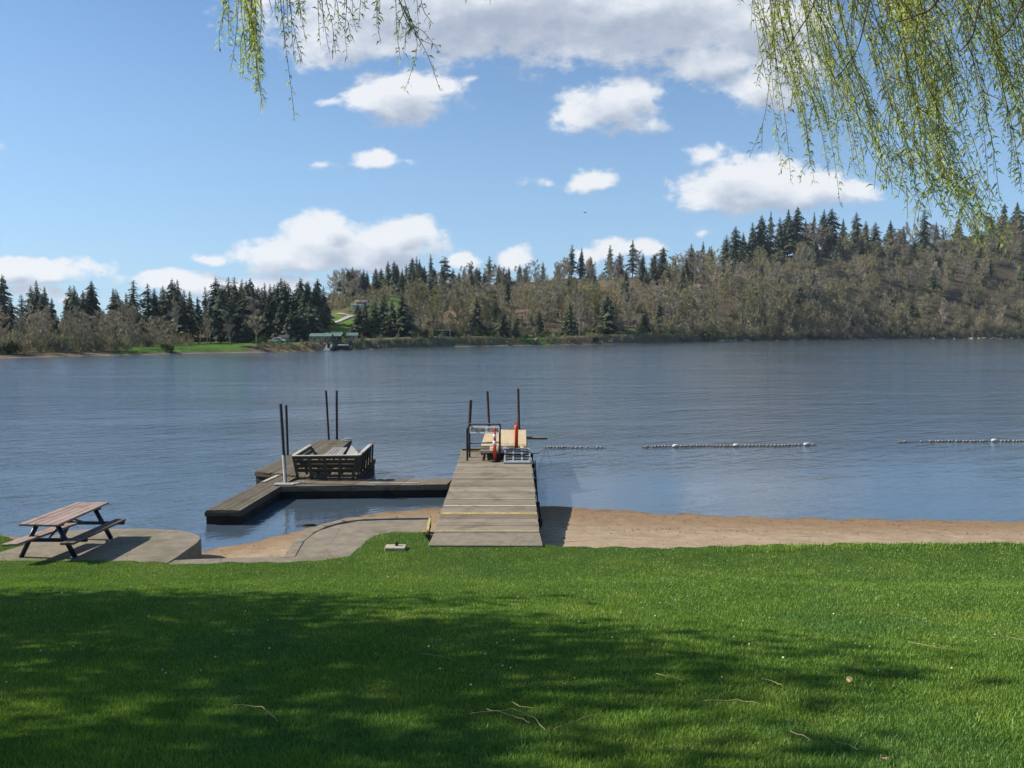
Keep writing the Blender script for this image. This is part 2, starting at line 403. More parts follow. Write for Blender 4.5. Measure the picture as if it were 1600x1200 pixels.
def sand_z(x, y):
    sy = shore_y(x); le = np.minimum(lawn_edge(x), sy-1.2)
    t = (y-le)/np.maximum(sy-le, .5)
    z = np.where(t < 0, .30+.0*t, .30*(1-np.clip(t, 0, 1)))
    return np.where(t > 1, -(y-sy)*.10, z)
def grid(name, xs, ys, zf, m, smooth=True, cond=None):
    X, Y = np.meshgrid(xs, ys); Z = zf(X, Y)
    V = np.stack([X, Y, Z], -1).reshape(-1, 3); nx = len(xs)
    i, j = np.meshgrid(np.arange(len(xs)-1), np.arange(len(ys)-1)); a = (j*nx+i).ravel()
    Fc = np.stack([a, a+1, a+nx+1, a+nx], 1)
    if cond is not None:
        c = cond(X, Y).reshape(-1); Fc = Fc[c[Fc].all(1)]
    return link_mesh(name, np_mesh(name, V, Fc, smooth), m)
xs = np.concatenate([np.linspace(-60, -16, 30), np.linspace(-15.7, 16, 260), np.linspace(16.4, 60, 30)])
tag(grid('sand_beach', xs, np.linspace(15.2, 40, 160), lambda X, Y: sand_z(X, Y)+.012*np.sin(X*3+Y*7)*np.sin(X*1.3-Y*4), M['sand']),
    'strip of tan sand between the lawn and the lake', None, None, 'structure')
# lawn: rows follow the curved edge
def build_lawn():
    nx, ny = 420, 160
    xs = np.linspace(-60, 60, 900); ts = np.linspace(0, 1, ny)
    rows = []
    for t in ts:
        ye = lawn_edge(xs)+.08*np.sin(xs*3.1)*np.sin(xs*.7)+.06*np.sin(xs*8.7+1)+.02*np.sin(xs*31)
        y = -14+(ye+14)*t; rows.append(np.stack([xs, y, lawn_z(xs, y)], -1))
    ye = rows[-1][:, 1]
    rows.append(np.stack([xs, ye+.10, np.full_like(xs, .10)], -1))
    V = np.concatenate(rows); n = len(xs); i, j = np.meshgrid(np.arange(n-1), np.arange(len(rows)-1)); a = (j*n+i).ravel()
    return link_mesh('lawn', np_mesh('lawn', V, np.stack([a, a+1, a+n+1, a+n], 1), True), M['lawn'])
tag(build_lawn(), 'green mown lawn sloping down to the lake', None, None, 'structure')

# grass blades: one mesh, denser near the camera
def blades(N, y0, y1, wmul, hmul, name, label):
    u = rng.random(N); y = y0*(y1/y0)**u
    x = (rng.random(N)*2-1)*(.66*y+1.6)
    ok = (y < lawn_edge(x)-.02); x, y = x[ok], y[ok]; n = len(x)
    z = lawn_z(x, y)-.005
    clump = .75+.5*np.sin(x*2.3+np.sin(y*3.1)*1.5)*np.sin(y*2.7+np.sin(x*1.9))
    h = (rng.uniform(.016, .042, n)*(.7+.45*clump))*hmul
    h = np.where((y > lawn_edge(x)-.55) & (x > 4.3), h*2.2, h)
    w = (.0012+.00026*y)*rng.uniform(.7, 1.3, n)*wmul
    a = rng.uniform(0, 2*np.pi, n); dx, dy = np.cos(a)*w, np.sin(a)*w
    b = rng.uniform(0, 2*np.pi, n); l = h*rng.uniform(.1, .75, n)
    V = np.empty((n, 3, 3), np.float32)
    V[:, 0] = np.stack([x-dx, y-dy, z], 1); V[:, 1] = np.stack([x+dx, y+dy, z], 1)
    V[:, 2] = np.stack([x+np.cos(b)*l, y+np.sin(b)*l, z+h], 1)
    o = link_mesh(name, np_mesh(name, V.reshape(-1, 3), np.arange(n*3).reshape(-1, 3)), M['blade'])
    return tag(o, label, 'grass', None, 'stuff')
blades(850000, 3.2, 18.6, 1.25, 1.0, 'grass_blades', 'short green grass blades covering the lawn')
def daisies():
    mb = MB()
    for i in range(170):
        y = 6*(16.5/6)**random.random(); x = random.uniform(-1, 1)*(.64*y)
        if y > lawn_edge(x)-.1: continue
        if random.random() < .5: x = x*.5+3.5*math.sin(i)
        z = float(lawn_z(x, y))+.045; r = random.uniform(.005, .010)
        c = Vector((x, y, z)); t = Vector((random.uniform(-.4, .4), random.uniform(-.6, 0), 1)).normalized(); a = t.orthogonal().normalized()*r; b = t.cross(a)
        mb.add([c+a*math.cos(k*math.pi/3)+b*math.sin(k*math.pi/3) for k in range(6)], [(0, 1, 2, 3, 4, 5)])
    tag(mb.build('lawn_daisies', plain('petal_white', (.62, .60, .42), .7, .2, 3)), 'tiny pale flowers dotted through the grass', 'flowers', None, 'stuff')
daisies()

# terrace, path and pads ----------------------------------------------------
def prism(mb, pts, ztop, zbot):
    n = len(pts); t = [(p[0], p[1], ztop if len(p) < 3 else p[2]) for p in pts]; b = [(p[0], p[1], zbot) for p in pts]
    mb.add(t+b, [tuple(range(n)), tuple(range(2*n-1, n-1, -1))]+[(i+n, (i+1) % n+n, (i+1) % n, i) for i in range(n)])
def ccw(pts):
    a = sum(pts[i][0]*pts[(i+1) % len(pts)][1]-pts[(i+1) % len(pts)][0]*pts[i][1] for i in range(len(pts)))
    return pts if a > 0 else pts[::-1]
ter = [(104,829),(150,826),(205,825.5),(250,826),(280,828),(300,832),(312,837),(314.5,841),(309,848),(275,872),(262,880),(180,884),(60,881),(0,877),(-20,868),(60,845)]
P = ccw([tuple(at_z(a, b, .625).xy) for a, b in ter])
mb = MB(); prism(mb, P, .625, -.4)
tag(mb.build('picnic_terrace', M['concrete'], bevel=.02), 'rounded concrete terrace with a retaining wall at the water', None, None, 'structure')
P = ccw([tuple(at_z(a, b, .60).xy) for a, b in [(300,874),(462,869),(478,842),(497,830),(525,821),(560,814.5),(600,813),(672,812),(664,832),(615,832),(590,836),(572,846),(560,862),(545,874),(480,884),(300,889),(255,888),(265,876)]])
mb = MB(); prism(mb, P, .606, -.1)
tag(mb.build('shore_path', M['concrete'], bevel=.01), 'grey asphalt path curving from the terrace to the dock', None, None, 'structure')
# kerb along the lake side of the path
kp = [at_z(a, b, .585) for a, b in [(452,872),(466,848),(484,833),(505,823),(535,815),(570,811),(620,809.5),(672,809)]]
mb = MB()
for a, b in zip(kp[:-1], kp[1:]):
    d = (b-a).normalized(); mb.bar(a-d*.02+Vector((0, 0, -.12)), b+d*.02+Vector((0, 0, -.12)), .24, .30)
tag(mb.build('path_kerb', M['concrete'], bevel=.01), 'concrete kerb edging the lake side of the path', None, None, 'structure')
a, b, c = at_z(672,812,.64), at_z(668,832,.64), at_z(660,832.5,.64)
mb = MB(); mb.bar(a, b, .06, .10); mb.bar(b+Vector((.0,-.03,0)), c, .06, .08)
tag(mb.build('yellow_edge_strip', M['yellow'], bevel=.006), 'yellow painted edge strip at the end of the path beside the dock', 'edge strip')
# bits of bark and pebbles washed up on the sand
mb = MB()
for i in range(900):
    x = random.uniform(.8, 15) if random.random() < .8 else random.uniform(-7.5, -1.9); sy_ = float(shore_y(x)); t_ = random.choice([random.gauss(.82, .04), random.gauss(.55, .03), random.random(), random.random()]); le = min(float(lawn_edge(x)), sy_-1.2)
    y = le+(sy_-le)*min(.98, max(.02, t_)); z = float(sand_z(x, y))+.012; q = random.uniform(.004, .015); a = random.gauss(0, .5)
    mb.box((x, y, z), (q*random.uniform(1, 3.5), q, q*.5), Matrix.Rotation(a, 3, 'Z'))
tag(mb.build('beach_debris', plain('bark_bits', (.16, .115, .075), .95, .5, 3)), 'bits of bark and small stones scattered over the sand', 'debris', None, 'stuff')
# small concrete marker with a pipe stub in the lawn
c = at_z(618, 856, float(lawn_z(-2.5, 16.9))+.03)
t = thing('valve_marker', 'small pale concrete block with a short pipe stub set in the grass', 'marker', c)
mb = MB(); mb.box((0, 0, .0), (.44, .30, .08)); mb.build('block', M['paleconc'], t, bevel=.012)
mb = MB(); mb.tube([(.02, .03, .04), (.02, .03, .13)], .035, 10); mb.build('pipe_stub', M['drift'], t)

# ------------------------------------------------------------------ lake
def waterm(gg, p):
    co = geo_pos(gg); s = gg.n('ShaderNodeSeparateXYZ', {0: co})
    rot = gg.n('ShaderNodeVectorRotate', {'Vector': co, 'Angle': R(-14)}, rotation_type='Z_AXIS').outputs[0]
    rot2 = gg.n('ShaderNodeVectorRotate', {'Vector': co, 'Angle': R(-36)}, rotation_type='Z_AXIS').outputs[0]
    lng = gg.noise(gg.v('MULTIPLY', rot2, (.32, 1.25, 1)), .62, 2, .5, .4)
    a = gg.noise(gg.v('MULTIPLY', rot2, (.75, 1.5, 1)), 1.5, 3, .5, .3)
    b = gg.noise(gg.v('MULTIPLY', rot, (1, 1.6, 1)), 5.5, 4, .55, .2)
    big = gg.noise(gg.v('MULTIPLY', co, (.6, 1, 1)), .045, 4, .55)
    cat = gg.noise(gg.v('MULTIPLY', co, (.25, 1, 1)), .16, 4, .6)
    # sheltered water by the beach to the right of the dock is calmer
    sh = gg.mr(gg.m('ADD', s.outputs[1], gg.m('MULTIPLY', s.outputs[0], -.25)), 24, 40, .20, 1.0)
    lf = gg.mr(s.outputs[0], -9.5, -6.5, 1.0, 0.0)
    amp = gg.m('MAXIMUM', sh, gg.m('MULTIPLY', lf, .75))
    amp = gg.m('MULTIPLY', amp, gg.m('MULTIPLY', gg.mr(big, .35, .65, .65, 1.15), gg.mr(cat, .3, .7, .7, 1.2)))
    h = gg.m('ADD', gg.m('ADD', gg.m('MULTIPLY', a, .085), gg.m('MULTIPLY', lng, .14)), gg.m('MULTIPLY', b, .034))
    h = gg.m('MULTIPLY', h, amp)
    nrm = gg.n('ShaderNodeBump', {'Height': h, 'Strength': 1.0, 'Distance': 1.0}).outputs[0]
    d = gg.m('SUBTRACT', s.outputs[1], 23)
    setp(gg, p, col=(.058, .082, .108), rough=gg.mr(s.outputs[1], 30, 160, .03, .09), normal=nrm); p.inputs['IOR'].default_value = 1.75
M['water'] = mat('lake_water', waterm)
tag(link_mesh('water', np_mesh('water', [(-900, 12, 0), (1200, 12, 0), (1200, 1200, 0), (-900, 1200, 0)], [(0, 1, 2, 3)]), M['water']),
    'rippled blue lake water', None, None, 'structure')
tag(link_mesh('ground', np_mesh('ground', [(-1500, -200, -3), (2200, -200, -3), (2200, 1600, -3), (-1500, 1600, -3)], [(0, 1, 2, 3)]), M['sand']),
    'lake bed and ground reaching the horizon', None, None, 'structure')

# ------------------------------------------------------------------ far land
def I(px, a, b): return np.interp(px, a, b)
FX = [-700, -200, 0, 60, 180, 300, 450, 560, 700, 800, 1000, 1100, 1250, 1400, 1600, 2000, 2400]
FY = [566, 562, 560, 558, 555, 552, 550, 546.5, 542, 540, 537, 534.5, 532, 530, 529, 528, 527]
def shoreD(px): return CAMZ*F/(I(px, FX, FY)-517.0)
def bankH(px): return I(px, [-200, 180, 300, 480, 620, 760, 820, 900, 1000, 1150, 1600], [.5, .6, 1.1, 1.9, 2.8, 3.2, 2.0, 3.0, 4.0, 2.5, 2.5])
def ridgeG(px): return I(px, [-700, 0, 200, 400, 480, 540, 620, 700, 800, 900, 1000, 1100, 1200, 1300, 1400, 1600, 2000, 2400],
                         [508, 508, 504, 492, 480, 458, 444, 448, 444, 440, 434, 424, 406, 391, 384, 364, 372, 390])
def ridgeS(px): return I(px, [0, 400, 520, 700, 1000, 1200, 1600], [110, 170, 290, 280, 260, 220, 220])
def footS(px): return I(px, [0, 400, 560, 700, 1000, 1150, 1600], [60, 60, 45, 35, 30, 9, 4])
def T(px, s):
    px = np.asarray(px, float); s = np.asarray(s, float)
    D = shoreD(px); Rr = ridgeS(px); b = bankH(px); s0 = footS(px)
    H = CAMZ+(517-ridgeG(px))/F*(D+Rr)
    t1 = np.clip(s/7, 0, 1); z = b*(t1*t1*(3-2*t1))
    z = np.where(s < 0, s*.3, z)+np.clip(s, 0, s0)*.015
    t = np.clip((s-s0)/(Rr-s0), 0, 1); tt = t*.75+.25*np.sin(t*np.pi/2)
    z = z+(H-b)*tt*(t > 0)
    z = z-np.clip(s-Rr, 0, 1e9)*.05
    nz = np.sin(px*.021+s*.031)*1.3+np.sin(px*.057-s*.05+2)*.7
    return z+nz*np.clip((s-s0)/60, 0, 1)
def far_pt(px, s):
    y = float(shoreD(px))+s; return Vector(((px-800)/F*y/1.0, y, float(T(px, s))))
def px_of(x, y): return 800+F*x/y
def hit(px, py):
    """first point of the far land on the ray through a pixel"""
    D = float(shoreD(px)); s = np.arange(0, 340, .5)
    d = ray(px, py); zr = CAMZ+d.z/d.y*(D+s)
    k = np.nonzero(T(px, s) >= zr)[0]
    return far_pt(px, float(s[k[0]])) if len(k) else far_pt(px, float(ridgeS(px)))
def farm(gg, p):
    co = geo_pos(gg); at = gg.n('ShaderNodeAttribute', attribute_name='tone').outputs['Color']
    n = gg.noise(co, .12, 8, .7); n2 = gg.noise(co, .9, 5, .7)
    c = gg.mix(1, at, gg.ramp(n, [(.3, (.6, .62, .6)), (.7, (1.3, 1.25, 1.25))]), 'MULTIPLY')
    c = gg.mix(1, c, gg.ramp(n2, [(.3, (.75, .78, .75)), (.7, (1.2, 1.15, 1.15))]), 'MULTIPLY')
    setp(gg, p, col=c, rough=1, spec=.05, normal=bump(gg, n2, 1, .5))
M['farland'] = mat('far_land', farm)
def build_far():
    pxs = np.linspace(-700, 2400, 620)
    ss = np.concatenate([[-20, -8, -2, 0], np.linspace(.7, 10, 14), np.linspace(12, 60, 24), np.linspace(64, 420, 70), [500, 650, 900]])
    PX, S = np.meshgrid(pxs, ss); D = shoreD(PX); Y = D+S; X = (PX-800)/F*Y; Z = T(PX, S)
    V = np.stack([X, Y, Z], -1).reshape(-1, 3); n = len(pxs)
    i, j = np.meshgrid(np.arange(n-1), np.arange(len(ss)-1)); a = (j*n+i).ravel()
    me = np_mesh('far_shore', V, np.stack([a, a+1, a+n+1, a+n], 1), True)
    C = np.zeros(PX.shape+(3,)); C[:] = (.13, .105, .07)
    pxn = PX+8*np.sin(S*.3)+4*np.sin(PX*.13)+9*np.sin(S*1.7+PX*.21)
    def zone(m, c):
        for k in range(3): C[..., k] = np.where(m, c[k], C[..., k])
    zone(PX > 1050, (.10, .085, .055))
    zone((pxn > 690) & (pxn < 1060) & (S > 95), (.20, .145, .10))
    zone((pxn > 830) & (pxn < 940) & (S > 150), (.13, .11, .06))
    zone((pxn > 185) & (pxn < 470) & (S > 2.5) & (S < 60), (.075, .15, .028))
    zone((pxn > 455) & (pxn < 640) & (S > 40) & (S < 112), (.12, .20, .04))
    zone((pxn > 470) & (pxn < 640) & (S > 112) & (S < 130), (.17, .09, .06))
    zone((pxn > 455) & (pxn < 640) & (S > 130) & (S < 190), (.09, .125, .04))
    zone((pxn > 480) & (pxn < 1000) & (S > 7) & (S < 40), (.11, .15, .055))
    zone((pxn > 815) & (pxn < 880) & (S > 1.5) & (S < 30), (.09, .16, .03))
    zone((pxn > 960) & (pxn < 1080) & (S > 4) & (S < 30), (.09, .13, .035))
    zone((pxn > 555) & (pxn < 800) & (S > 1.2) & (S < 7.5), (.13, .135, .075))
    zone((pxn > 395) & (pxn < 540) & (S > .8) & (S < 9), (.16, .125, .09))
    zone((pxn > 450) & (pxn < 495) & (S > .3) & (S < 5), (.26, .19, .09))
    zone((pxn > 728) & (pxn < 772) & (S > 2+1.5*np.sin(PX)) & (S < 5), (.20, .165, .09))
    zone((pxn > 880) & (pxn < 1100) & (S > .6) & (S < 6), (.17, .13, .085))
    zone((pxn > -50) & (pxn < 180) & (S > .2) & (S < 5), (.20, .16, .11))
    zone((S <= 1.0) & (S > -3), (.23, .20, .16))
    at = me.color_attributes.new('tone', 'FLOAT_COLOR', 'POINT')
    at.data.foreach_set('color', np.concatenate([C.reshape(-1, 3), np.ones((C.size//3, 1))], 1).astype(np.float32).ravel())
    tag(link_mesh('hills', me, M['farland']), 'wooded hills and far shore of the lake', None, None, 'structure')
build_far()

# ------------------------------------------------------------------ trees
def conifer(seed, H=20., Rb=3.4, bare=.08, whorls=46, gap=.12, droop=.35, top_narrow=1.0, tufty=0):
    rd = random.Random(seed); V = []; Fc = []
    for w in range(whorls):
        t = bare+(1-bare)*(w/whorls)**.92
        z = H*t; r = Rb*(1-(t-bare)/(1-bare))**(.85*top_narrow)*(1.0 if t > bare+.12 else .55+.45*(t-bare)/.12)
        if tufty: r *= 1+tufty*math.sin(w*1.1+seed)
        r = max(r*rd.uniform(.74, 1.22), .16)
        nb = 6 if t < .85 else 5
        a0 = rd.random()*6.28; sector = rd.random()*6.28
        for k in range(nb):
            if rd.random() < gap: continue
            a = a0+k*6.283/nb+rd.uniform(-.3, .3); L = r*rd.uniform(.6, 1.18)*(1+.24*math.sin(a*2+w*.13+seed))
            zz = z+rd.uniform(-.3, .3)*H/whorls
            d = Vector((math.cos(a), math.sin(a), 0)); sd_ = Vector((-d.y, d.x, 0))
            segs = 3 if L > 1.2 else 2
            for q in range(segs):      # sprays along the bough, each a drooping leaf-shaped pair of faces
                f0, f1 = q/segs, (q+1.35)/segs
                dz = lambda f: .10*L*f-droop*L*f*f
                p0 = d*(L*f0)+Vector((0, 0, zz+dz(f0))); p1 = d*(L*min(f1, 1.08))+Vector((0, 0, zz+dz(f1)-.12*L))
                wd = L*rd.uniform(.26, .42)*(1-.35*f0)
                for sgn in (-1, 1):
                    tip = p0.lerp(p1, .55)+sd_*sgn*wd+Vector((0, 0, -.16*L*rd.uniform(.4, 1.4)))
                    b = len(V); V += [p0, p1, tip]; Fc.append((b, b+1, b+2) if sgn > 0 else (b, b+2, b+1))
                if rd.random() < .7:
                    b = len(V); h = Vector((rd.uniform(-.2, .2), rd.uniform(-.2, .2), rd.uniform(-.5, -.25)))*max(.5, L*.35)
                    V += [p0, p1, p0.lerp(p1, .6)+h]; Fc.append((b, b+1, b+2))
    b = len(V)
    for k in range(4): a = k*1.57; V.append(Vector((.13*math.cos(a), .13*math.sin(a), H*.93)))
    V.append(Vector((0, 0, H*.985))); Fc += [(b+k, b+(k+1) % 4, b+4) for k in range(4)]
    crown = np_mesh('fir_crown', [tuple(v) for v in V], Fc)
    tr = MB(); tr.tube([(0, 0, -1.5), (0, 0, H*.35), (0, 0, H*.75), (0, 0, H*.97)], [H*.013, H*.0095, H*.005, .03], 7)
    return crown, tr.mesh('fir_trunk', smooth=True)
def bare_tree(seed, H=14., spread=.42, n_limb=15, up=.75, fork=.28, twigw=.075, twn=12, multi=1):
    rd = random.Random(seed); tr = MB(); V = []; Fc = []
    def ribbon(a, b, w):
        d = b-a; s_ = d.cross(Vector((rd.uniform(-1, 1), rd.uniform(-1, 1), rd.uniform(-1, 1))))
        if s_.length < 1e-5: return
        s_ = s_.normalized()*w; k = len(V); V.extend([a-s_, a+s_, b]); Fc.append((k, k+1, k+2))
    for mt in range(multi):
        ang = rd.uniform(0, 6.28); ln = .0 if multi == 1 else .16
        base = Vector((math.cos(ang)*.35*(multi > 1), math.sin(ang)*.35*(multi > 1), -1))
        pts = [base]; cur = base.copy(); dirv = Vector((math.cos(ang)*ln+rd.uniform(-.05, .05), math.sin(ang)*ln+rd.uniform(-.05, .05), 1)).normalized()
        Ht = H*rd.uniform(.85, 1)
        for i in range(7):
            cur = cur+dirv*(Ht+1)/7; pts.append(cur.copy()); dirv = (dirv+Vector((rd.uniform(-.10, .10), rd.uniform(-.10, .10), .05))).normalized()
        rr = H*.013/(1 if multi == 1 else 1.4)
        tr.tube(pts, [rr*(1-.125*i) for i in range(8)], 6)
        for l in range(n_limb):
            f = fork+(1-fork)*(l+rd.random())/n_limb; fi = f*7; i0 = min(int(fi), 6); p = pts[i0].lerp(pts[i0+1], fi-i0)
            a = rd.uniform(0, 6.28); L = H*spread*(1.12-f*.75)*rd.uniform(.6, 1.1)
            d = Vector((math.cos(a), math.sin(a), up*rd.uniform(.7, 1.4))).normalized()
            lp_ = [p]; c = p.copy()
            for i in range(4):
                c = c+d*L/4; lp_.append(c.copy()); d = (d+Vector((rd.uniform(-.18, .18), rd.uniform(-.18, .18), .14))).normalized()
            tr.tube(lp_, [rr*.42*(1-f*.5), rr*.34*(1-f*.5), rr*.24*(1-f*.5), rr*.15, rr*.07], 4, cap=False)
            for sb in range(6):
                g0 = .25+.75*(sb+rd.random())/6; gi = g0*4; j0 = min(int(gi), 3); q = lp_[j0].lerp(lp_[j0+1], gi-j0)
                dd = (d+Vector((rd.uniform(-.9, .9), rd.uniform(-.9, .9), rd.uniform(-.2, .6)))).normalized(); sl_ = L*rd.uniform(.25, .5)
                e = q+dd*sl_; ribbon(q, e, .08)
                for tw in range(twn):
                    w0 = q.lerp(e, rd.uniform(.15, 1)); td = (dd+Vector((rd.uniform(-.9, .9), rd.uniform(-.9, .9), rd.uniform(-.3, .8)))).normalized()
                    ribbon(w0, w0+td*rd.uniform(.5, 1.4), twigw)
    return np_mesh('bare_crown', [tuple(v) for v in V], Fc), tr.mesh('bare_trunk', smooth=True)
def crown_ball(seed, r=(3, 3, 3), n=900, leaf=.35, c=(0, 0, 0), lumps=12, hollow=.45, upright=0.):
    """leaf-sized faces gathered in clumps through a crown"""
    rd = np.random.default_rng(seed); r = np.array(r)
    cen = rd.normal(size=(lumps, 3)); cen /= np.linalg.norm(cen, axis=1)[:, None]; cen *= rd.uniform(hollow, .85, (lumps, 1))
    k = rd.integers(0, lumps, n); off = rd.normal(size=(n, 3))*.20
    P = (cen[k]+off)*r+np.array(c)
    A = rd.normal(size=(n, 3)); A[:, 2] += np.sign(A[:, 2])*upright; A /= np.linalg.norm(A, axis=1)[:, None]; B = np.cross(A, rd.normal(size=(n, 3))); B /= np.linalg.norm(B, axis=1)[:, None]
    s = leaf*rd.uniform(.5, 1.3, (n, 1)); V = np.stack([P-A*s, P+B*s*(.45-.08*upright), P+A*s, P-B*s*(.45-.08*upright)], 1).reshape(-1, 3)
    return V, np.arange(4*n).reshape(-1, 4)

CON = [conifer(1, 20, 4.4, .04, 46, .10, top_narrow=.85), conifer(2, 20, 3.7, .08, 44, .16, top_narrow=.7), conifer(3, 20, 3.2, .14, 42, .24, top_narrow=.75, tufty=.28),
       conifer(4, 20, 5.6, .03, 44, .08, top_narrow=.66), conifer(5, 20, 3.8, .30, 36, .20, top_narrow=.7, tufty=.22), conifer(6, 20, 1.9, .12, 44, .2, top_narrow=.5, tufty=.35),
       conifer(8, 20, 5.2, .30, 30, .25, droop=.1, top_narrow=.5, tufty=.3), conifer(9, 20, 4.2, .06, 46, .15, top_narrow=.7, tufty=.18)]
BARE = [bare_tree(21, 14), bare_tree(22, 14, .34, 16, 1.1, .22), bare_tree(23, 14, .5, 14, .6, .3), bare_tree(24, 14, .26, 18, 1.5, .18),
        bare_tree(25, 14, .4, 9, .8, .15, multi=3), bare_tree(26, 14, .36, 9, 1.0, .2, multi=3)]
PROTO = {}
def place_tree(kind, var, pos, H, label, cat, group, sq=1.0):
    """one tree = empty > trunk, crown; meshes are shared between copies of a variant"""
    key = (kind, var)
    if kind == 'con': crown, trunk = CON[var]; cm = M['needles']; name, base = 'fir_tree', 20.
    else:
        crown, trunk = BARE[var % 6]; cm = M['twigs'] if var < 6 else M['budding']; name, base = 'bare_tree', 14.
    if key not in PROTO:
        t = thing(name, label, cat, pos)
        if kind == 'bare' and crown.materials and crown.materials[0] != cm: crown = crown.copy(); crown.materials.clear()
        link_mesh('crown', crown, cm, t); link_mesh('trunk', trunk, M['bark' if kind == 'con' else 'palebark'], t); PROTO[key] = t
    else: t = copy_tree(PROTO[key])
    t.location = pos; s = H/base; t.scale = (s*sq, s*sq, s); t.rotation_euler = (0, 0, random.uniform(0, 6.28))
    for k in ('label', 'category', 'group'):
        if k in t: del t[k]
    return tag(t, label, cat, group)
def by_px(kind, var, px, s, top, label, cat, group, sq=1.0):
    sq *= random.uniform(.85, 1.55)
    p = far_pt(px, s); zt = at_y(px, top, p.y).z
    return place_tree(kind, var, p, max(3.0, zt-p.z), label, cat, group, sq)
ORD = ['first','second','third','fourth','fifth','sixth','seventh','eighth','ninth','tenth','eleventh','twelfth','thirteenth','fourteenth',
       'fifteenth','sixteenth','seventeenth','eighteenth','nineteenth','twentieth','twenty-first','twenty-second','twenty-third','twenty-fourth','twenty-fifth','twenty-sixth']
def row(lst, phrase, cat, group, kind='con'):
    lst = sorted(lst)
    for i, e in enumerate(lst):
        px, top, s, var = e[:4]; sq = e[4] if len(e) > 4 else 1.0
        by_px(kind, var, px, s, top, '%s %s' % (ORD[i], phrase), cat, group, sq)
# skyline firs on the low left shore
row([(4,460,70,0),(20,464,80,1),(37,459,75,5,1.3),(69,457,70,1),(84,464,75,0),(106,463,80,1),(116,465,85,2),(123,463,80,1),(131,465,85,2),(158,479,85,1),
     (180,449,62,0),(187,455,66,2),(194,468,64,1),(212,436,66,5,1.25),(234,441,64,2),(243,452,62,0),(255,474,70,1)],
    'dark fir from the left on the low left shore skyline', 'fir tree', 'firs on the left shore skyline')
row([(276,449,58,1),(290,451,60,2),(299,453,56,1),(323,446,66,2),(348,452,60,0),(366,446,66,1),(379,441,70,0),(398,443,66,1),(411,447,70,7),(424,442,66,0),
     (437,439,74,1),(452,441,70,0),(466,446,66,7),(481,440,80,1),(494,443,76,0),(507,446,86,0)],
    'fir from the left in the tall dark stand above the left meadow', 'fir tree', 'tall dark firs above the left meadow')
# front edge of the dark stand, nearer the meadow
row([(284,466,36,4,1.1),(297,470,34,4,1.1),(311,462,36,4),(330,468,34,4,1.1),(345,462,38,4,1.2),(374,470,38,0),(384,492,30,0),(420,470,36,4),(440,468,38,0),(455,480,28,0,1.3),(470,474,26,0,1.3),(484,470,28,0,1.2),(497,476,30,7,1.2)],
    'fir from the left at the front of the dark stand beside the meadow', 'fir tree', 'front firs of the dark stand')
row([(532,437,240,6,.8),(553,418,262,1),(566,424,262,0),(575,423,250,1),(585,428,255,0),(597,418,250,0),(608,424,255,1),(620,421,262,2),(636,412,262,2),(645,408,258,0),(652,399,262,2),(664,414,255,0),
     (674,396,262,2),(696,400,258,6),(718,424,270,0),(735,410,262,1),(748,420,255,7),(765,399,266,2),(780,412,255,0)],
    'fir from the left on the middle hill skyline', 'fir tree', 'firs on the middle hill skyline')
row([(812,412,270,1),(822,415,276,0),(848,407,272,2),(872,410,268,1),(893,381,262,2),(908,386,258,1),(922,402,256,0),(952,381,258,2),(967,393,256,0),(987,373,258,2),(1003,394,262,1),
     (1034,384,240,7),(1078,380,236,1),(1096,376,232,2),(1106,384,240,1)],
    'fir from the left on the long hill skyline right of the middle', 'fir tree', 'firs on the long hill skyline')
row([(1132,366,225,1),(1146,352,214,7),(1158,362,222,0),(1172,346,216,1),(1186,335,212,7),(1200,328,214,2),(1214,338,222,0),(1227,326,214,1),(1241,321,210,7),(1254,342,220,0),(1267,330,214,2),(1282,326,218,1),
     (1294,324,214,7),(1312,340,222,0),(1332,330,208,0),(1347,344,214,1),(1362,346,190,0),(1385,343,214,1),(1405,352,226,0),(1437,326,190,0),(1456,346,214,1),(1490,338,216,0),(1540,336,216,1),(1560,316,216,7),(1580,314,220,0),(1597,306,216,4)],
    'fir from the left along the top of the high right hill', 'fir tree', 'firs along the high right hill top')
row([(560,474,34,7,1.1),(572,468,40,0),(586,470,30,0,1.1),(600,456,40,1),(613,468,28,0),(629,458,22,0,1.25),(640,476,34,7),(745,462,24,0,1.1),(786,481,26,1),(805,500,10,1,1.2),(842,482,34,7),(890,470,22,0,.95),(948,458,22,0,1.1),(1007,476,20,0,.9),(1030,468,26,1,1.1)],
    'large dark fir from the left standing near the middle shore', 'fir tree', 'firs standing near the middle shore')
# bare trees one can tell apart along the shore
row([(42,500,10,1),(62,492,12,4),(80,486,16,1),(112,484,14,0),(134,492,10,4),(155,498,12,5),(184,478,20,1),(205,505,12,5),(250,497,24,4),(270,478,26,1)],
    'bare grey tree from the left along the left shore', 'bare tree', 'bare trees along the left shore', 'bare')
row([(360,489,8,3,1.3),(401,470,12,3,1.2),(905,455,10,0,1.1),(982,470,9,3),(1024,505,7,0),(720,470,30,8),(765,462,40,7)],
    'tall bare tree from the left standing alone by the far shore', 'bare tree', 'lone bare trees by the far shore', 'bare')
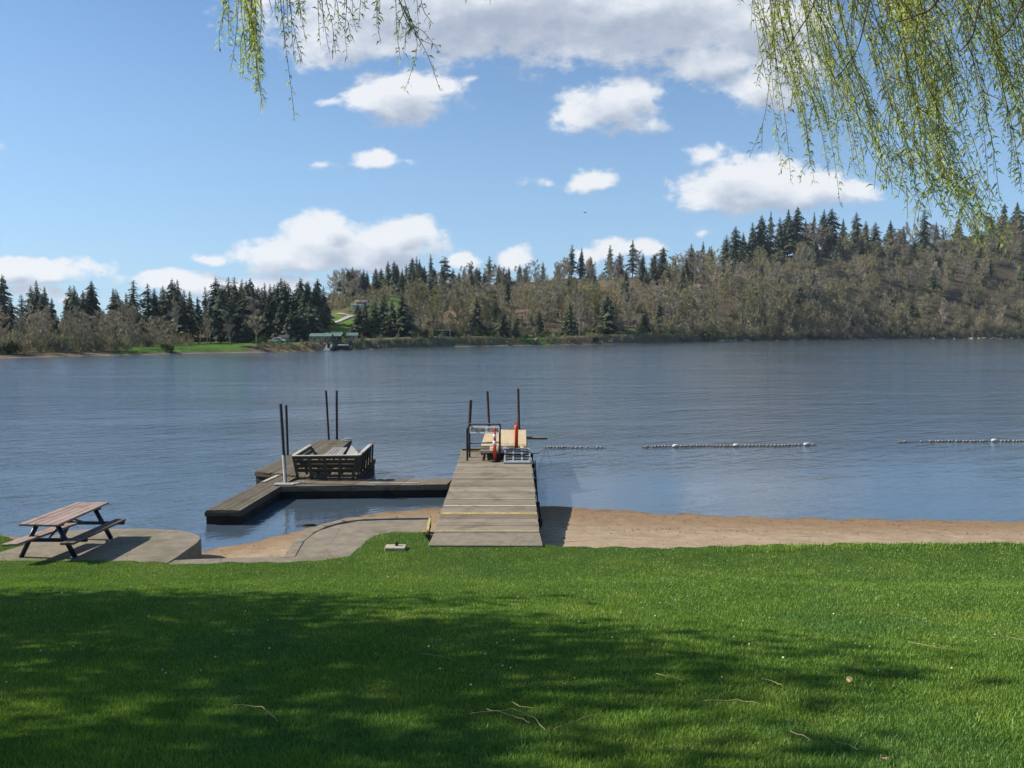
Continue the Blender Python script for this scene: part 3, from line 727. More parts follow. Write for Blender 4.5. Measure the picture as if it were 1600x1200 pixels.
# fillers: woods whose members nothing tells apart
rf = random.Random(5)
def fill(n, kind, vars_, px0, px1, s0, s1, h0, h1, label, cat, group, avoid=()):
    k = 0; tries = 0
    while k < n and tries < n*20:
        tries += 1
        px = rf.uniform(px0, px1); s = rf.uniform(*(s0 if isinstance(s0, tuple) else (s0, s1)))
        if any(a <= px <= b and c <= s <= d for a, b, c, d in avoid): continue
        place_tree(kind, rf.choice(vars_), far_pt(px, s), rf.uniform(h0, h1), label, cat, group, rf.uniform(.9, 1.25)); k += 1
fill(26, 'con', [0,1,7], -60, 270, 66, 105, 13, 17, 'dark fir in the low wood behind the left shore', 'fir tree', 'firs in the low left wood')
fill(34, 'con', [0,1,7,4], 272, 502, 44, 95, 15, 20, 'dark fir inside the thick stand left of the valley meadow', 'fir tree', 'firs inside the thick stand')
fill(20, 'con', [0,1,7], 545, 700, 175, 250, 12, 17, 'fir on the wooded slope above the valley houses', 'fir tree', 'firs above the valley houses')
fill(10, 'con', [0,1], 700, 800, 225, 262, 10, 15, 'fir just below the middle hill skyline', 'fir tree', 'firs below the middle skyline')
fill(12, 'con', [1,7,2], 1010, 1350, 150, 205, 16, 24, 'fir among the bare trees high on the right hill', 'fir tree', 'firs among the bare trees of the right hill')
fill(6, 'con', [0,7], 1350, 1640, 30, 170, 9, 15, 'dark fir low on the right hillside', 'fir tree', 'firs low on the right hillside')
fill(14, 'con', [0,1,2,7], 650, 1050, 55, 200, 10, 17, 'fir scattered on the brown slope below the middle crest', 'fir tree', 'firs scattered on the brown slope')
fill(26, 'con', [0,1,3,4,7], 1000, 1680, 40, 200, 11, 20, 'fir scattered through the bare wood of the right hillside', 'fir tree', 'firs scattered through the right wood')
B = [0,1,2,4,5]; BG = [6,7,8,10,11]
fill(26, 'bare', B, -50, 330, 12, 60, 6.5, 10, 'grey bare tree in the thicket of the left shore', 'bare tree', 'thicket trees of the left shore', avoid=[(190, 420, 0, 22)])
fill(10, 'bare', B, 505, 560, 190, 270, 11, 15, 'bare tree on the slope beside the thick fir stand', 'bare tree', 'bare trees beside the fir stand')
fill(55, 'bare', B+BG, 648, 1060, 26, 80, 13, 19, 'bare brown tree in the wood along the middle shore', 'bare tree', 'bare trees of the middle shore wood', avoid=[(815, 885, 0, 34)])
fill(28, 'bare', B, 690, 1120, 215, 262, 11, 16, 'bare tree along the crest of the middle hill', 'bare tree', 'bare trees on the middle crest')
fill(130, 'bare', B+BG+BG, 1040, 1680, 6, 225, 13, 21, 'bare olive brown tree on the right hillside', 'bare tree', 'bare trees covering the right hillside')
fill(26, 'bare', B, 1000, 1680, 200, 235, 14, 21, 'bare tree along the crest of the right hill', 'bare tree', 'bare trees on the right crest')

def brush(name, label, mtl, specs, seed):
    """thicket nobody could count: one object"""
    rd = np.random.default_rng(seed); VV = []; FF = []; n0 = 0
    for (px0, px1, s0, s1, cnt, r0, r1, leaf) in specs:
        for i in range(cnt):
            p = far_pt(rd.uniform(px0, px1), s0+(s1-s0)*rd.random()**1.2); r = rd.uniform(r0, r1)
            v, f = crown_ball(int(rd.integers(1e9)), (r*.8, r*.8, r*rd.uniform(.8, 1.9)), 210, leaf*r, (p.x, p.y, p.z+r*.7), 9, .3, 2.2)
            VV.append(v); FF.append(f+n0); n0 += len(v)
    return tag(link_mesh(name, np_mesh(name, np.concatenate(VV), np.concatenate(FF)), mtl), label, 'brush', None, 'stuff')
brush('hillside_brush', 'brown and olive brush covering the far hillsides', M['brush'],
      [(1030, 1700, 6, 225, 1050, 2.2, 5.2, .13), (1060, 1700, 1.5, 10, 200, 1.2, 2.8, .18), (690, 1060, 90, 262, 480, 1.4, 3.6, .15), (560, 1060, 1.0, 7, 160, .4, 1.0, .2), (400, 560, 1, 8, 60, .4, .9, .2), (650, 1050, 20, 80, 150, 1.2, 2.6, .2),
       (515, 640, 150, 270, 90, 1.5, 3.2, .2), (-80, 200, 6, 40, 170, 1.0, 2.3, .16), (200, 300, 24, 60, 60, 1.0, 2.0, .16), (-80, 260, 40, 90, 80, 1.5, 3, .16)], 3)
brush('green_undergrowth', 'dark green undergrowth along the far bank', M['shrub'],
      [(1090, 1700, 4, 60, 70, 1.2, 3.4, .18), (640, 1060, 5, 34, 60, .6, 1.6, .2), (650, 790, 10, 30, 30, 1, 2.2, .2), (395, 560, 8, 30, 16, .6, 1.3, .2), (1050, 1700, 60, 220, 60, 1.5, 3.2, .18)], 8)
def shrub(px, s, r, label, zs=.9):
    p = far_pt(px, s); v, f = crown_ball(int(px*7), (r, r, r*zs), 420, .16*r+.08, (0, 0, r*.6), 10)
    o = link_mesh('shrub', np_mesh('shrub', v, f), M['shrub']); o.location = p; return tag(o, label, 'shrub', 'single shrubs on the far shore')
shrub(262, 3, 1.6, 'dark green shrub at the water below the left meadow', .7)
shrub(18, 7, 2.2, 'pale green rounded shrub at the far left of the shore', .6)
shrub(748, 12, 1.9, 'rounded green shrub beside the fir near the open cabin')
shrub(1100, 3, 2.6, 'dark green shrub where the right hillside meets the water')
shrub(930, 2.5, 1.4, 'small dark shrub on the bank below the middle firs', .7)

# rocks on the far right shore
rk = None; rr_ = random.Random(4)
for i in range(34):
    px = rr_.uniform(1120, 1600) if i > 8 else rr_.uniform(1480, 1600)
    p = far_pt(px, rr_.uniform(-.6, .4)); p.z = rr_.uniform(.1, .4)
    if rk is None:
        mb = MB(); mb.ball((0, 0, 0), .8, 1.5, .9, .7, 9, 6, .16); rk = mb.build('shore_rock', M['rock'])
        o = rk
    else: o = rk.copy(); COL.objects.link(o)
    s = rr_.uniform(.5, 1.5); o.scale = (s*1.4, s, s*.8); o.location = p; o.rotation_euler = (0, 0, rr_.uniform(0, 6))
    tag(o, 'pale rock lying at the waterline below the right hillside', 'rock', 'rocks at the right waterline')

# thin air haze round everything
hz = MB(); hz.box((350, 700, 83), (3800, 1900, 174))
hm = bpy.data.materials.new('air_haze'); hm.use_nodes = True; hm.node_tree.nodes.clear(); gh = G(hm.node_tree)
pv = gh.n('ShaderNodeVolumePrincipled', {'Color': (.80, .88, 1, 1), 'Density': .00007, 'Anisotropy': .2}); gh.n('ShaderNodeOutputMaterial', {'Volume': pv.outputs[0]})
tag(hz.build('haze', hm), 'faint pale haze in the air over the lake', 'haze', None, 'stuff'); SC.cycles.volume_bounces = 0
# ------------------------------------------------------------------ far buildings
M['greenroof'] = plain('green_metal_roof', (.12, .19, .155), .5, .15, .8)
M['bluewall'] = plain('grey_blue_wall', (.13, .17, .18), .8, .15, .6)
M['mintwall'] = plain('pale_green_wall', (.30, .38, .32), .8, .1, .6)
M['whitewall'] = plain('white_wall', (.70, .70, .68), .7, .06, .6)
M['redroof'] = plain('faded_red_roof', (.30, .20, .17), .8, .15, .6)
M['glass'] = plain('dark_window_glass', (.02, .025, .03), .15, .1, 2)
M['darkwood'] = plain('dark_cabin_wall', (.05, .04, .035), .8, .2, 1)
def house(name, label, px, s, w, d, h, rh, wallm, roofm, rz=0, wins=3, door=True, ridge='x', zoff=0, chimney=False):
    p = far_pt(px, s); p.z += zoff; t = thing(name, label, 'building', p, rz)
    mb = MB(); mb.box((0, 0, h/2-.6), (w, d, h+1.2)); 
    if ridge == 'x': mb.add([(-w/2, -d/2, h), (-w/2, d/2, h), (-w/2, 0, h+rh), (w/2, -d/2, h), (w/2, d/2, h), (w/2, 0, h+rh)], [(0, 1, 2)[::-1], (3, 4, 5)])
    mb.build('wall', wallm, t)
    mb = MB(); e = .45; th = .14
    for sg in (-1, 1):
        if ridge == 'x':
            a, b = Vector((-w/2-e, sg*(d/2+e), h-e*rh/(d/2))), Vector((w/2+e, sg*(d/2+e), h-e*rh/(d/2))); c, dd = Vector((w/2+e, 0, h+rh)), Vector((-w/2-e, 0, h+rh))
        q = [a, b, c, dd]; up_ = Vector((0, 0, th)); q = q if sg < 0 else q[::-1]
        mb.hexa([x+Vector((0, 0, .03)) for x in q], [x+up_+Vector((0, 0, .03)) for x in q])
    rf_ = mb.build('roof', roofm, t)
    if chimney: mb = MB(); mb.box((w*.2, .4, h+rh+.2), (.7, .7, 1.4)); mb.build('chimney', M['redroof'], rf_)
    for i in range(wins):
        x = -w/2+w*(i+.7)/(wins+.6); o = MB(); o.box((x, -d/2-.03, h*.55), (w/(wins+1)*.6, .06, h*.42)); wn_ = o.build('window', M['glass'], t)
        o = MB(); fw = w/(wins+1)*.6
        for dx, dz, sx, sz in ((0, h*.21+.06, fw+.2, .1), (0, -h*.21-.06, fw+.2, .1), (-fw/2-.05, 0, .1, h*.42), (fw/2+.05, 0, .1, h*.42)): o.box((x+dx, -d/2-.045, h*.55+dz), (sx, .08, sz))
        o.build('frame', M['whitewall'], wn_)
    if door: o = MB(); o.box((w/2-.5, -d/2-.03, h*.42), (.6, .07, h*.8)); o.build('door', M['darkwood'], t)
    return t
house('lake_house', 'long grey blue lakeside house with a green metal roof', 503, 11, 5.2, 4.0, 1.6, .65, M['bluewall'], M['greenroof'], R(4), 3)
house('lake_house', 'low dark building with a bright green roof beside the long lakeside house', 523, 12.5, 4.2, 4.0, 1.5, .8, M['darkwood'], M['greenroof'], R(-3), 2)
house('lake_hut', 'small pale green hut with a green roof right of the lakeside house', 551.5, 11, 2.6, 2.4, 1.5, .6, M['mintwall'], M['greenroof'], R(3), 2, False)
house('hill_house', 'white house with a faded red roof high above the valley meadow', 567, 152, 5.0, 4, 1.9, .8, M['whitewall'], M['redroof'], R(-12), 4, True, chimney=True)
house('hill_shed', 'low white shed below the hill house', 558, 143, 4, 3, .9, .4, M['whitewall'], M['bluewall'], R(6), 2, False)
house('garden_shed', 'small grey shed behind the trees left of the lakeside house', 445, 22, 2.2, 2.0, 1.4, .5, M['mintwall'], M['darkwood'], 0, 1, False)
# open cabin with a flat roof
p = far_pt(691, 16); t = thing('open_cabin', 'dark open fronted cabin with a flat white edged roof on the far bank', 'building', p)
mb = MB(); mb.box((0, 1.6, .9), (5.6, .15, 2.6)); mb.box((-2.7, .3, .9), (.12, 2.6, 2.6)); mb.box((1.4, .5, .9), (.12, 2.2, 2.6)); mb.build('wall', M['darkwood'], t)
mb = MB(); mb.box((0, 0, 2.3), (6.4, 4.0, .18)); rf_ = mb.build('roof', M['darkwood'], t)
mb = MB(); mb.box((0, -2.05, 2.3), (6.5, .08, .26)); mb.build('roof_edge', M['whitewall'], rf_)
for x in (-2.9, .4, 2.9): mb = MB(); mb.bar((x, -1.8, -.3), (x-.35*(x < -2), -1.8, 2.2), .16, .16); mb.build('post', M['whitewall'], t)
mb = MB(); mb.box((-.8, .2, .5), (1.6, .8, .7)); mb.build('counter', M['whitewall'], t)
# boat house pontoon, boat and boathouse
p = far_pt(535, -2.2); t = thing('boat_dock', 'dark covered boat dock at the foot of the far bank', 'dock', (p.x, p.y, 0))
mb = MB(); mb.box((0, 0, .35), (5.2, 3, .3)); mb.build('deck', M['fascia'], t)
for x in (-2.2, 2.2):
    mb = MB(); mb.tube([(x, -1.2, -1), (x, -1.2, 1.9)], .12, 7); mb.build('post', M['pole_dark'], t)
mb = MB(); mb.box((0, 0, .8), (4.0, 2.2, .8)); mb.build('locker', M['black'], t)
def boat(loc, rz, label, L=3.6):
    t = thing('small_boat', label, 'boat', loc, rz)
    secs = []
    for k in range(9):
        f = k/8; w = L*.19*(math.sin(min(1, f*1.25+.28)*math.pi/2) if f < .6 else math.cos((f-.6)/.4*math.pi/2)**.7+.01); z0 = .02+.10*max(0, f-.6)
        secs.append([(-L/2+L*f, -w, .42), (-L/2+L*f, -w*.7, z0), (-L/2+L*f, 0, z0-.06), (-L/2+L*f, w*.7, z0), (-L/2+L*f, w, .42), (-L/2+L*f, w*.82, .40), (-L/2+L*f, 0, .12), (-L/2+L*f, -w*.82, .40)])
    V = [q for s_ in secs for q in s_]; Fc = [(a*8+j, a*8+(j+1) % 8, (a+1)*8+(j+1) % 8, (a+1)*8+j) for a in range(8) for j in range(8)]
    mb = MB(); mb.add(V, Fc+[tuple(range(8)), tuple(range(64, 72))[::-1]]); mb.build('hull', M['whitewall'], t, smooth=True)
    for x in (-.6, .5): mb = MB(); mb.box((x, 0, .36), (.26, L*.33, .05)); mb.build('thwart', M['pale'], t)
    return t
q = far_pt(536.5, -2.4); boat((q.x, q.y, 1.21), R(8), 'white boat lying on the dark boat dock', 2.8)
p = far_pt(511.5, -.3); t = thing('dock_ramp', 'pale grey ramp with a dark gate running down the far bank', 'ramp', (p.x, p.y, .2))
mb = MB(); mb.bar((0, -1.5, -.2), (0, 4, 1.6), 1.6, .2); mb.build('deck', M['bluewall'], t)
mb = MB(); mb.box((.3, .4, 1.0), (.7, .1, 1.6)); mb.build('gate', M['darkwood'], t)
# cars
def car(px, s, rz, label, m):
    t = thing('parked_car', label, 'car', far_pt(px, s), rz)
    prof = [(-2.1, .35), (-2.15, .8), (-1.3, .95), (-.75, 1.42), (.75, 1.45), (1.45, .98), (2.1, .85), (2.15, .35)]
    n = len(prof); mb = MB(); mb.add([(x, -.85, z) for x, z in prof]+[(x, .85, z) for x, z in prof], [tuple(range(n)), tuple(range(2*n-1, n-1, -1))]+[((i+1) % n, i, i+n, (i+1) % n+n) for i in range(n)])
    mb.build('body', m, t, bevel=.06)
    mb = MB(); mb.add([(-1.05, -.86, .98), (1.15, -.86, .98), (.65, -.86, 1.36), (-.65, -.86, 1.34)], [(0, 1, 2, 3)]); mb.build('side_window', M['glass'], t)
    for x in (-1.3, 1.35):
        for y in (-.8, .8):
            mb = MB(); mb.tube([(x, y-.1, .33), (x, y+.1, .33)], .33, 14); mb.build('wheel', M['black'], t)
car(434, 20, R(6), 'white car parked on the grass left of the lakeside house', M['whitewall'])
car(516, 100, R(10), 'white car parked beside the track above the meadow', M['whitewall'])
# track across the valley meadow, laid on the slope
def strip(name, pts, wid, m, label):
    V = []; Fc = []
    P_ = []
    for i in range(len(pts)-1):
        for k in range(8): P_.append((lerp(pts[i][0], pts[i+1][0], k/8), lerp(pts[i][1], pts[i+1][1], k/8)))
    P_.append(pts[-1]); C_ = [far_pt(*q) for q in P_]
    for i, c in enumerate(C_):
        d = (C_[min(i+1, len(C_)-1)]-C_[max(i-1, 0)]).normalized(); n_ = Vector((-d.y, d.x, 0)).normalized()*wid/2
        for q in (c-n_, c+n_):
            V.append((q.x, q.y, float(T(px_of(q.x, q.y), q.y-float(shoreD(px_of(q.x, q.y)))))+.25))
    for i in range(len(C_)-1): Fc.append((2*i, 2*i+1, 2*i+3, 2*i+2))
    return tag(link_mesh(name, np_mesh(name, V, Fc), m), label, None, None, 'structure')
M['track'] = plain('gravel_track', (.46, .42, .37), .9, .15, 1)
strip('meadow_track', [(514, 84), (530, 88), (540, 94), (549, 101), (560, 104)], 1.9, M['track'], 'pale gravel track crossing the valley meadow')
strip('meadow_track', [(549, 101), (538, 105), (527, 112)], 1.8, M['track'], 'pale gravel spur rising from the meadow track')
strip('shore_track', [(560, 8.5), (620, 9), (700, 9.5)], 1.2, M['track'], 'thin pale footpath along the top of the far bank')
strip('bank_steps', [(832, 2.0), (842, 12)], 1.3, M['concrete'], 'pale steps running down the green bank')
# utility poles
for (px, s, top, lab) in [(502, 120, 471, 'thin pale utility pole beside the thick fir stand'), (548, 112, 484, 'dark utility pole beside the meadow track')]:
    p = far_pt(px, s); h = at_y(px, top, p.y).z-p.z; t = thing('utility_pole', lab, 'pole', p)
    mb = MB(); mb.tube([(0, 0, -.5), (0, 0, h)], [.22, .14], 7); mb.build('pole', M['track'] if px == 502 else M['pole_dark'], t)
    mb = MB(); mb.box((0, 0, h-.8), (2.0, .15, .15)); mb.build('crossarm', M['pole_dark'], t)
# bird
p = at_y(914, 332.5, 210); t = thing('bird', 'small dark bird gliding in the sky above the hill', 'bird', p, R(20))
mb = MB(); mb.add([(-.42, 0, 0), (-.1, .06, .07), (.25, .05, .05), (.45, 0, .02), (.25, -.05, .05), (-.1, -.06, .07), (0, 0, -.06)], [(0, 5, 6), (6, 5, 4), (6, 4, 3), (0, 6, 1), (6, 2, 1), (6, 3, 2), (0, 1, 2, 3, 4, 5)])
for sg in (-1, 1): mb.add([(-.12, sg*.05, .05), (.18, sg*.05, .05), (.10, sg*.5, .24), (-.16, sg*.85, .12), (-.14, sg*.45, .18)], [(0, 1, 2, 4), (4, 2, 3)])
mb.build('body', M['black'], t)

# ------------------------------------------------------------------ main dock
def quad_planks(mb, c, n, along, th=.05, gap=.010, zj=.004, rd=random.Random(2)):
    """c: four corners (near-left, near-right, far-right, far-left). along='across' boards run left-right"""
    a, b, cc, d = [Vector(p) for p in c]
    def pt(u, v): return a.lerp(b, u).lerp(d.lerp(cc, u), v)
    ln = ((a-d).length+(b-cc).length)/2 if along == 'across' else ((a-b).length+(d-cc).length)/2
    gf = gap/ln
    for i in range(n):
        t0, t1 = i/n+gf/2, (i+1)/n-gf/2; j = Vector((0, 0, rd.uniform(-zj, zj))); e0, e1 = rd.uniform(-.006, .004), 1+rd.uniform(-.004, .006)
        q = [pt(e0, t0), pt(e1, t0), pt(e1, t1), pt(e0, t1)] if along == 'across' else [pt(t0, e0), pt(t1, e0), pt(t1, e1), pt(t0, e1)]
        q = [p+j for p in q]; mb.hexa([p-Vector((0, 0, th)) for p in q], q)
DL, DR, DY0, DY1 = -1.80, .64, 18.35, 28.6
def dz(y): return .63+(y-18.0)*.040
dock = thing('swim_dock', 'long weathered plank dock running out from the lawn over the beach', 'dock', (0, 0, 0))
mb = MB(); quad_planks(mb, [(DL, DY0, dz(DY0)), (DR, DY0, dz(DY0)), (DR, DY1, dz(DY1)), (DL, DY1, dz(DY1))], 36, 'across'); mb.build('decking', M['deck'], dock, bevel=.006)
mb = MB()
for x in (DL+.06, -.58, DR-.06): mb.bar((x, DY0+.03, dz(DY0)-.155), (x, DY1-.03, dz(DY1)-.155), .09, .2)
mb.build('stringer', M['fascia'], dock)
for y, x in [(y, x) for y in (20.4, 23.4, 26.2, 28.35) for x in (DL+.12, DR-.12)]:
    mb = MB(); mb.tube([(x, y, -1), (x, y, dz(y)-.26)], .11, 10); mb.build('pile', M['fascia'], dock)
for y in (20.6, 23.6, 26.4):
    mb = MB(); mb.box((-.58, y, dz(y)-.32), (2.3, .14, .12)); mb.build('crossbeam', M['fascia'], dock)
for y, w, m_, l in [(18.42, .05, 'yellow', 'worn yellow stripe at the foot of the dock'), (19.98, .13, 'yellow', 'wide faded yellow stripe across the dock')]:
    mb = MB(); mb.box(((DL+DR)/2, y, dz(y)+.006), (DR-DL-.02, w, .012), Matrix.Rotation(.04, 3, 'X')); mb.build('painted_stripe', M[m_], dock)['label'] = l
for y, w in [(20.72, .10), (21.45, .04), (23.1, .03), (24.0, .035), (25.6, .03), (22.0, .03)]:
    mb = MB(); mb.box(((DL+DR)/2, y, dz(y)+.005), (DR-DL-.04, w, .010), Matrix.Rotation(.04, 3, 'X')); mb.build('pale_batten', M['pale_x'], dock)
pad = MB(); q = [at_z(668, 853, .63), at_z(846, 853, .63)]
prism(pad, [(DL-.03, 17.25), (DR+.04, 17.22), (DR+.01, 18.32), (DL, 18.32)], .645, .0)
tag(pad.build('dock_apron', M['concrete'], bevel=.015), 'concrete apron between the lawn and the dock', None, None, 'structure')
# mossy end lip
mb = MB(); mb.box((-1.42, DY1-.12, dz(DY1)+.035), (.74, .2, .07)); o = mb.build('end_curb', wood('mossy_wood', [(.16,.15,.07),(.2,.18,.09)], 'x', moss=.8), dock, bevel=.01)
# hardware on the right side: brackets, fender boards
for y in (21.4, 24.2, 26.4, 28.2):
    mb = MB(); mb.box((DR+.06, y, dz(y)-.12), (.09, .12, .12)); mb.tube([(DR+.06, y, dz(y)-.12), (DR+.13, y+.2, dz(y)-.5), (DR+.15, y+.1, dz(y)-.9)], .022, 6); mb.build('side_bracket', M['black'], dock)
mb = MB(); mb.bar((DR+.12, 24.2, .35), (DR+.16, 27.6, .75), .04, .18); mb.build('fender_board', M['deck_y'], dock, bevel=.008)
mb = MB(); mb.ball((DR+.07, 20.3, .40), .09, .9, 1.2, 1.6, 12, 8); mb.build('fender', M['black'], dock, smooth=True)

# raised platform at the dock's end
PZ, PY0, PY1, PL, PR = 1.31, 26.72, 32.15, -1.06, .56
pf = thing('raised_platform', 'raised plank platform on short legs at the end of the dock', 'platform', (0, 0, 0))
mb = MB(); mb2 = MB(); mb3 = MB(); mb4 = MB(); n = 11
for i in range(n):
    x0, x1 = lerp(PL, PR, i/n)+.005, lerp(PL, PR, (i+1)/n)-.005
    tgt = mb2 if i in (2, 3, 9) else (mb4 if i in (5,) else mb)
    tgt.hexa([(x0, PY0+.02, PZ-.04), (x1, PY0+.02, PZ-.04), (x1, PY1, PZ-.04), (x0, PY1, PZ-.04)], [(x0, PY0+.02, PZ), (x1, PY0+.02, PZ), (x1, PY1, PZ), (x0, PY1, PZ)])
mb.build('decking', M['deck_y'], pf, bevel=.004); o = mb2.build('new_boards', M['fresh'], pf, bevel=.004); o['label'] = 'newer tan boards'
mb4.build('pale_board', M['grey_y'], pf, bevel=.004)
mb = MB(); mb.box(((PL+PR)/2, PY0-.02, PZ-.045), (PR-PL+.04, .04, .09)); mb.build('edge_board', M['pale_x'], pf, bevel=.004)
mb = MB()
for x in (PL+.05, PR-.05): mb.bar((x, PY0+.05, PZ-.11), (x, PY1-.02, PZ-.11), .06, .13)
mb.build('side_beam', M['fascia'], pf)
for x, y in [(PL+.16, 26.82), (-.38, 26.95), (PR-.12, 26.85)]:
    mb = MB(); mb.bar((x-.05, y-.14, dz(y)+.0), (x, y, PZ-.05), .09, .05, (0, 1, 0)); mb.build('leg', M['drift'], pf)
for x, y in [(PL+.12, 29.6), (PR-.12, 29.6), (PL+.12, 31.9), (PR-.12, 31.9)]:
    mb = MB(); mb.tube([(x, y, -1), (x, y, PZ-.05)], .08, 8); mb.build('leg', M['drift'], pf)
mb = MB(); mb.box((.98, 31.3, PZ-.20), (.80, .36, .07)); mb.build('side_step', M['deck_x'], pf)
mb = MB(); a, b = at_z(828, 697, PZ), at_z(823, 672, PZ)
mb.hexa([(PL-.02, 27.62, PZ+.004), (PR-.06, 27.66, PZ+.004), (PR+.0, 32.2, PZ+.004), (PL+.03, 32.25, PZ+.004)], [(PL-.02, 27.62, PZ+.024), (PR-.06, 27.66, PZ+.024), (PR+.0, 32.2, PZ+.024), (PL+.03, 32.25, PZ+.024)])
tag(mb.build('plywood_sheet', M['ply']), 'tan plywood sheet lying over the raised platform', 'plywood sheet')

# grate leaning on the platform edge
gt = thing('metal_grate', 'grey metal grate leaning on the platform edge at the dock end', 'grate', (0, 0, 0))
g0, g1 = at_z(787.5, 720, dz(26.1)+.03), at_z(829, 720, dz(26.1)+.03); gw = g1.x-g0.x
b0 = Vector((g0.x+.03, PY0+.02, PZ+.05)); b1 = Vector((g1.x-.02, PY0+.02, PZ+.05))
g0 = Vector((g0.x, 26.12, dz(26.12)+.03)); g1 = Vector((g1.x, 26.12, dz(26.12)+.03))
mb = MB()
def gp(u, v): return g0.lerp(g1, u).lerp(b0.lerp(b1, u), v)
nrm_ = (g1-g0).cross(b0-g0).normalized()
mb.bar(gp(0, .06), gp(1, .06), .13, .05, nrm_); mb.bar(gp(0, .98), gp(1, .98), .04, .05, nrm_)
for u in (.02, .345, .675, .98): mb.bar(gp(u, .12), gp(u, .96), .05, .048, nrm_)
mb.build('frame', M['grate'], gt, bevel=.004)
mb = MB()
for v in (.30, .48, .66, .83): mb.bar(gp(.04, v), gp(.96, v), .025, .04, nrm_)
mb.build('slat', M['grate'], gt)
mb = MB(); mb.box(g0.lerp(g1, .5)+Vector((0, -.02, -.015)), (gw, .04, .07)); mb.build('front_edge', M['grate'], gt)
for u in (.06, .94): mb = MB(); mb.ball(gp(u, .12)+nrm_*.03, .022); mb.build('bolt', M['white'], gt)

# traffic posts
def lathe_part(name, prof, m, par, c=(0, 0, 0)): mb = MB(); mb.lathe(c, prof, 20); return mb.build(name, m, par, smooth=True)
t = thing('traffic_post', 'orange traffic post with two white bands on a flat black base', 'traffic post', (-.575, 26.52, dz(26.52)))
lathe_part('base', [(.19, 0), (.195, .03), (.07, .055), (.068, .06)], M['black'], t)
lathe_part('post', [(.062, .05), (.060, .4), (.050, .8), (.046, .92), (.03, .97), (.022, 1.03), (.028, 1.06), (.024, 1.13)], M['orange'], t)
for z0, z1 in ((.54, .69), (.78, .91)): lathe_part('reflective_band', [(.0655-.011*(z0-.4)/.4, z0), (.0655-.011*(z1-.4)/.4, z1)], M['reflect'], t)
t = thing('traffic_post', 'plain orange traffic post with a loop handle beside the grate', 'traffic post', (.148, 26.98, PZ))
lathe_part('base', [(.18, 0), (.18, .025), (.07, .05), (.065, .055)], M['black'], t)
lathe_part('post', [(.062, .04), (.064, .7), (.060, .80), (.035, .82)], M['orange'], t)
mb = MB(); mb.tube([(-.035, 0, .81), (-.042, 0, .88), (-.02, 0, .95), (0.0, 0, .965), (.02, 0, .95), (.042, 0, .88), (.035, 0, .81)], .014, 8); mb.build('handle', M['orange'], t, smooth=True)

# fence frame with the sign
fr = thing('railing', 'black pipe railing carrying the lifeguard sign at the dock end', 'railing', (0, 0, 0))
Pn = Vector((-1.50, 26.62, dz(26.62))); Pf = Vector((-1.50, 28.30, dz(28.3))); Pr = Vector((-.415, 26.68, dz(26.68)))
Pm = at_y(733.5, 662, 26.9); 
LT = at_y(733.5, 662.5, 27.2); RT = at_y(781, 662.5, 26.68); NT = at_y(730, 670.5, 26.62)
LB = Vector((LT.x, 27.2, dz(27.2))); RB = Vector((RT.x, 26.68, dz(26.68))); NB = Vector((NT.x, 26.62, dz(26.62)))
for a, b in ((LB, LT), (RB, RT), (NB, NT)): mb = MB(); mb.tube([a, b], .034, 10); mb.build('post', M['blackpipe'], fr)
mb = MB(); mb.tube([LT, RT], .03, 8); mb.tube([LB.lerp(LT, .42), RB.lerp(RT, .50)], .022, 8); mb.tube([NT, LT], .028, 8); mb.tube([NB.lerp(NT, .5), LB.lerp(LT, .47)], .022, 8)
mb.build('rail', M['blackpipe'], fr)
sg = tag(MB().build('x', None), None) if False else None
A0, A1 = LT.lerp(RT, .02), LT.lerp(RT, .99); A0 = A0-Vector((0, .045, 0)); A1 = A1-Vector((0, .045, 0))
up1, up0 = Vector((0, 0, -.08)), Vector((0, 0, -.315))
sgn = thing('lifeguard_sign', 'grey sign board with black lifeguard warning letters on the railing', 'sign', A0)
dvec = (A1-A0); nn = Vector((dvec.y, -dvec.x, 0)).normalized()
mb = MB(); off_ = nn*.012
mb.hexa([up0+off_, dvec+up0+off_, dvec+up0-off_, up0-off_], [up1+off_, dvec+up1+off_, dvec+up1-off_, up1-off_]); mb.build('board', M['signboard'], sgn, bevel=.003)
cu = bpy.data.curves.new('lettering', 'FONT'); cu.body = 'NO LIFEGUARD \u2022 NO DIVING'; cu.size = .13; cu.extrude = .002; cu.align_x = 'CENTER'; cu.align_y = 'CENTER'; cu.space_character = 1.06
cu.offset = .0008
tmp = bpy.data.objects.new('lettering_src', cu); COL.objects.link(tmp); bpy.context.view_layer.update()
me = bpy.data.meshes.new_from_object(tmp.evaluated_get(bpy.context.evaluated_depsgraph_get())); COL.objects.unlink(tmp); bpy.data.objects.remove(tmp)
me.materials.clear(); lo = link_mesh('lettering', me, M['ink'], sgn)
wd = max(v.co.x for v in me.vertices)-min(v.co.x for v in me.vertices)
sx = dvec.length*.94/wd; xax = dvec.normalized(); zax = nn; yax = zax.cross(xax)
mtx = Matrix((xax, yax, zax)).transposed().to_4x4(); mtx.translation = dvec*.5+(up0+up1)/2+nn*.0155
lo.matrix_local = mtx @ Matrix.Diagonal((sx, 1.5, 1, 1))

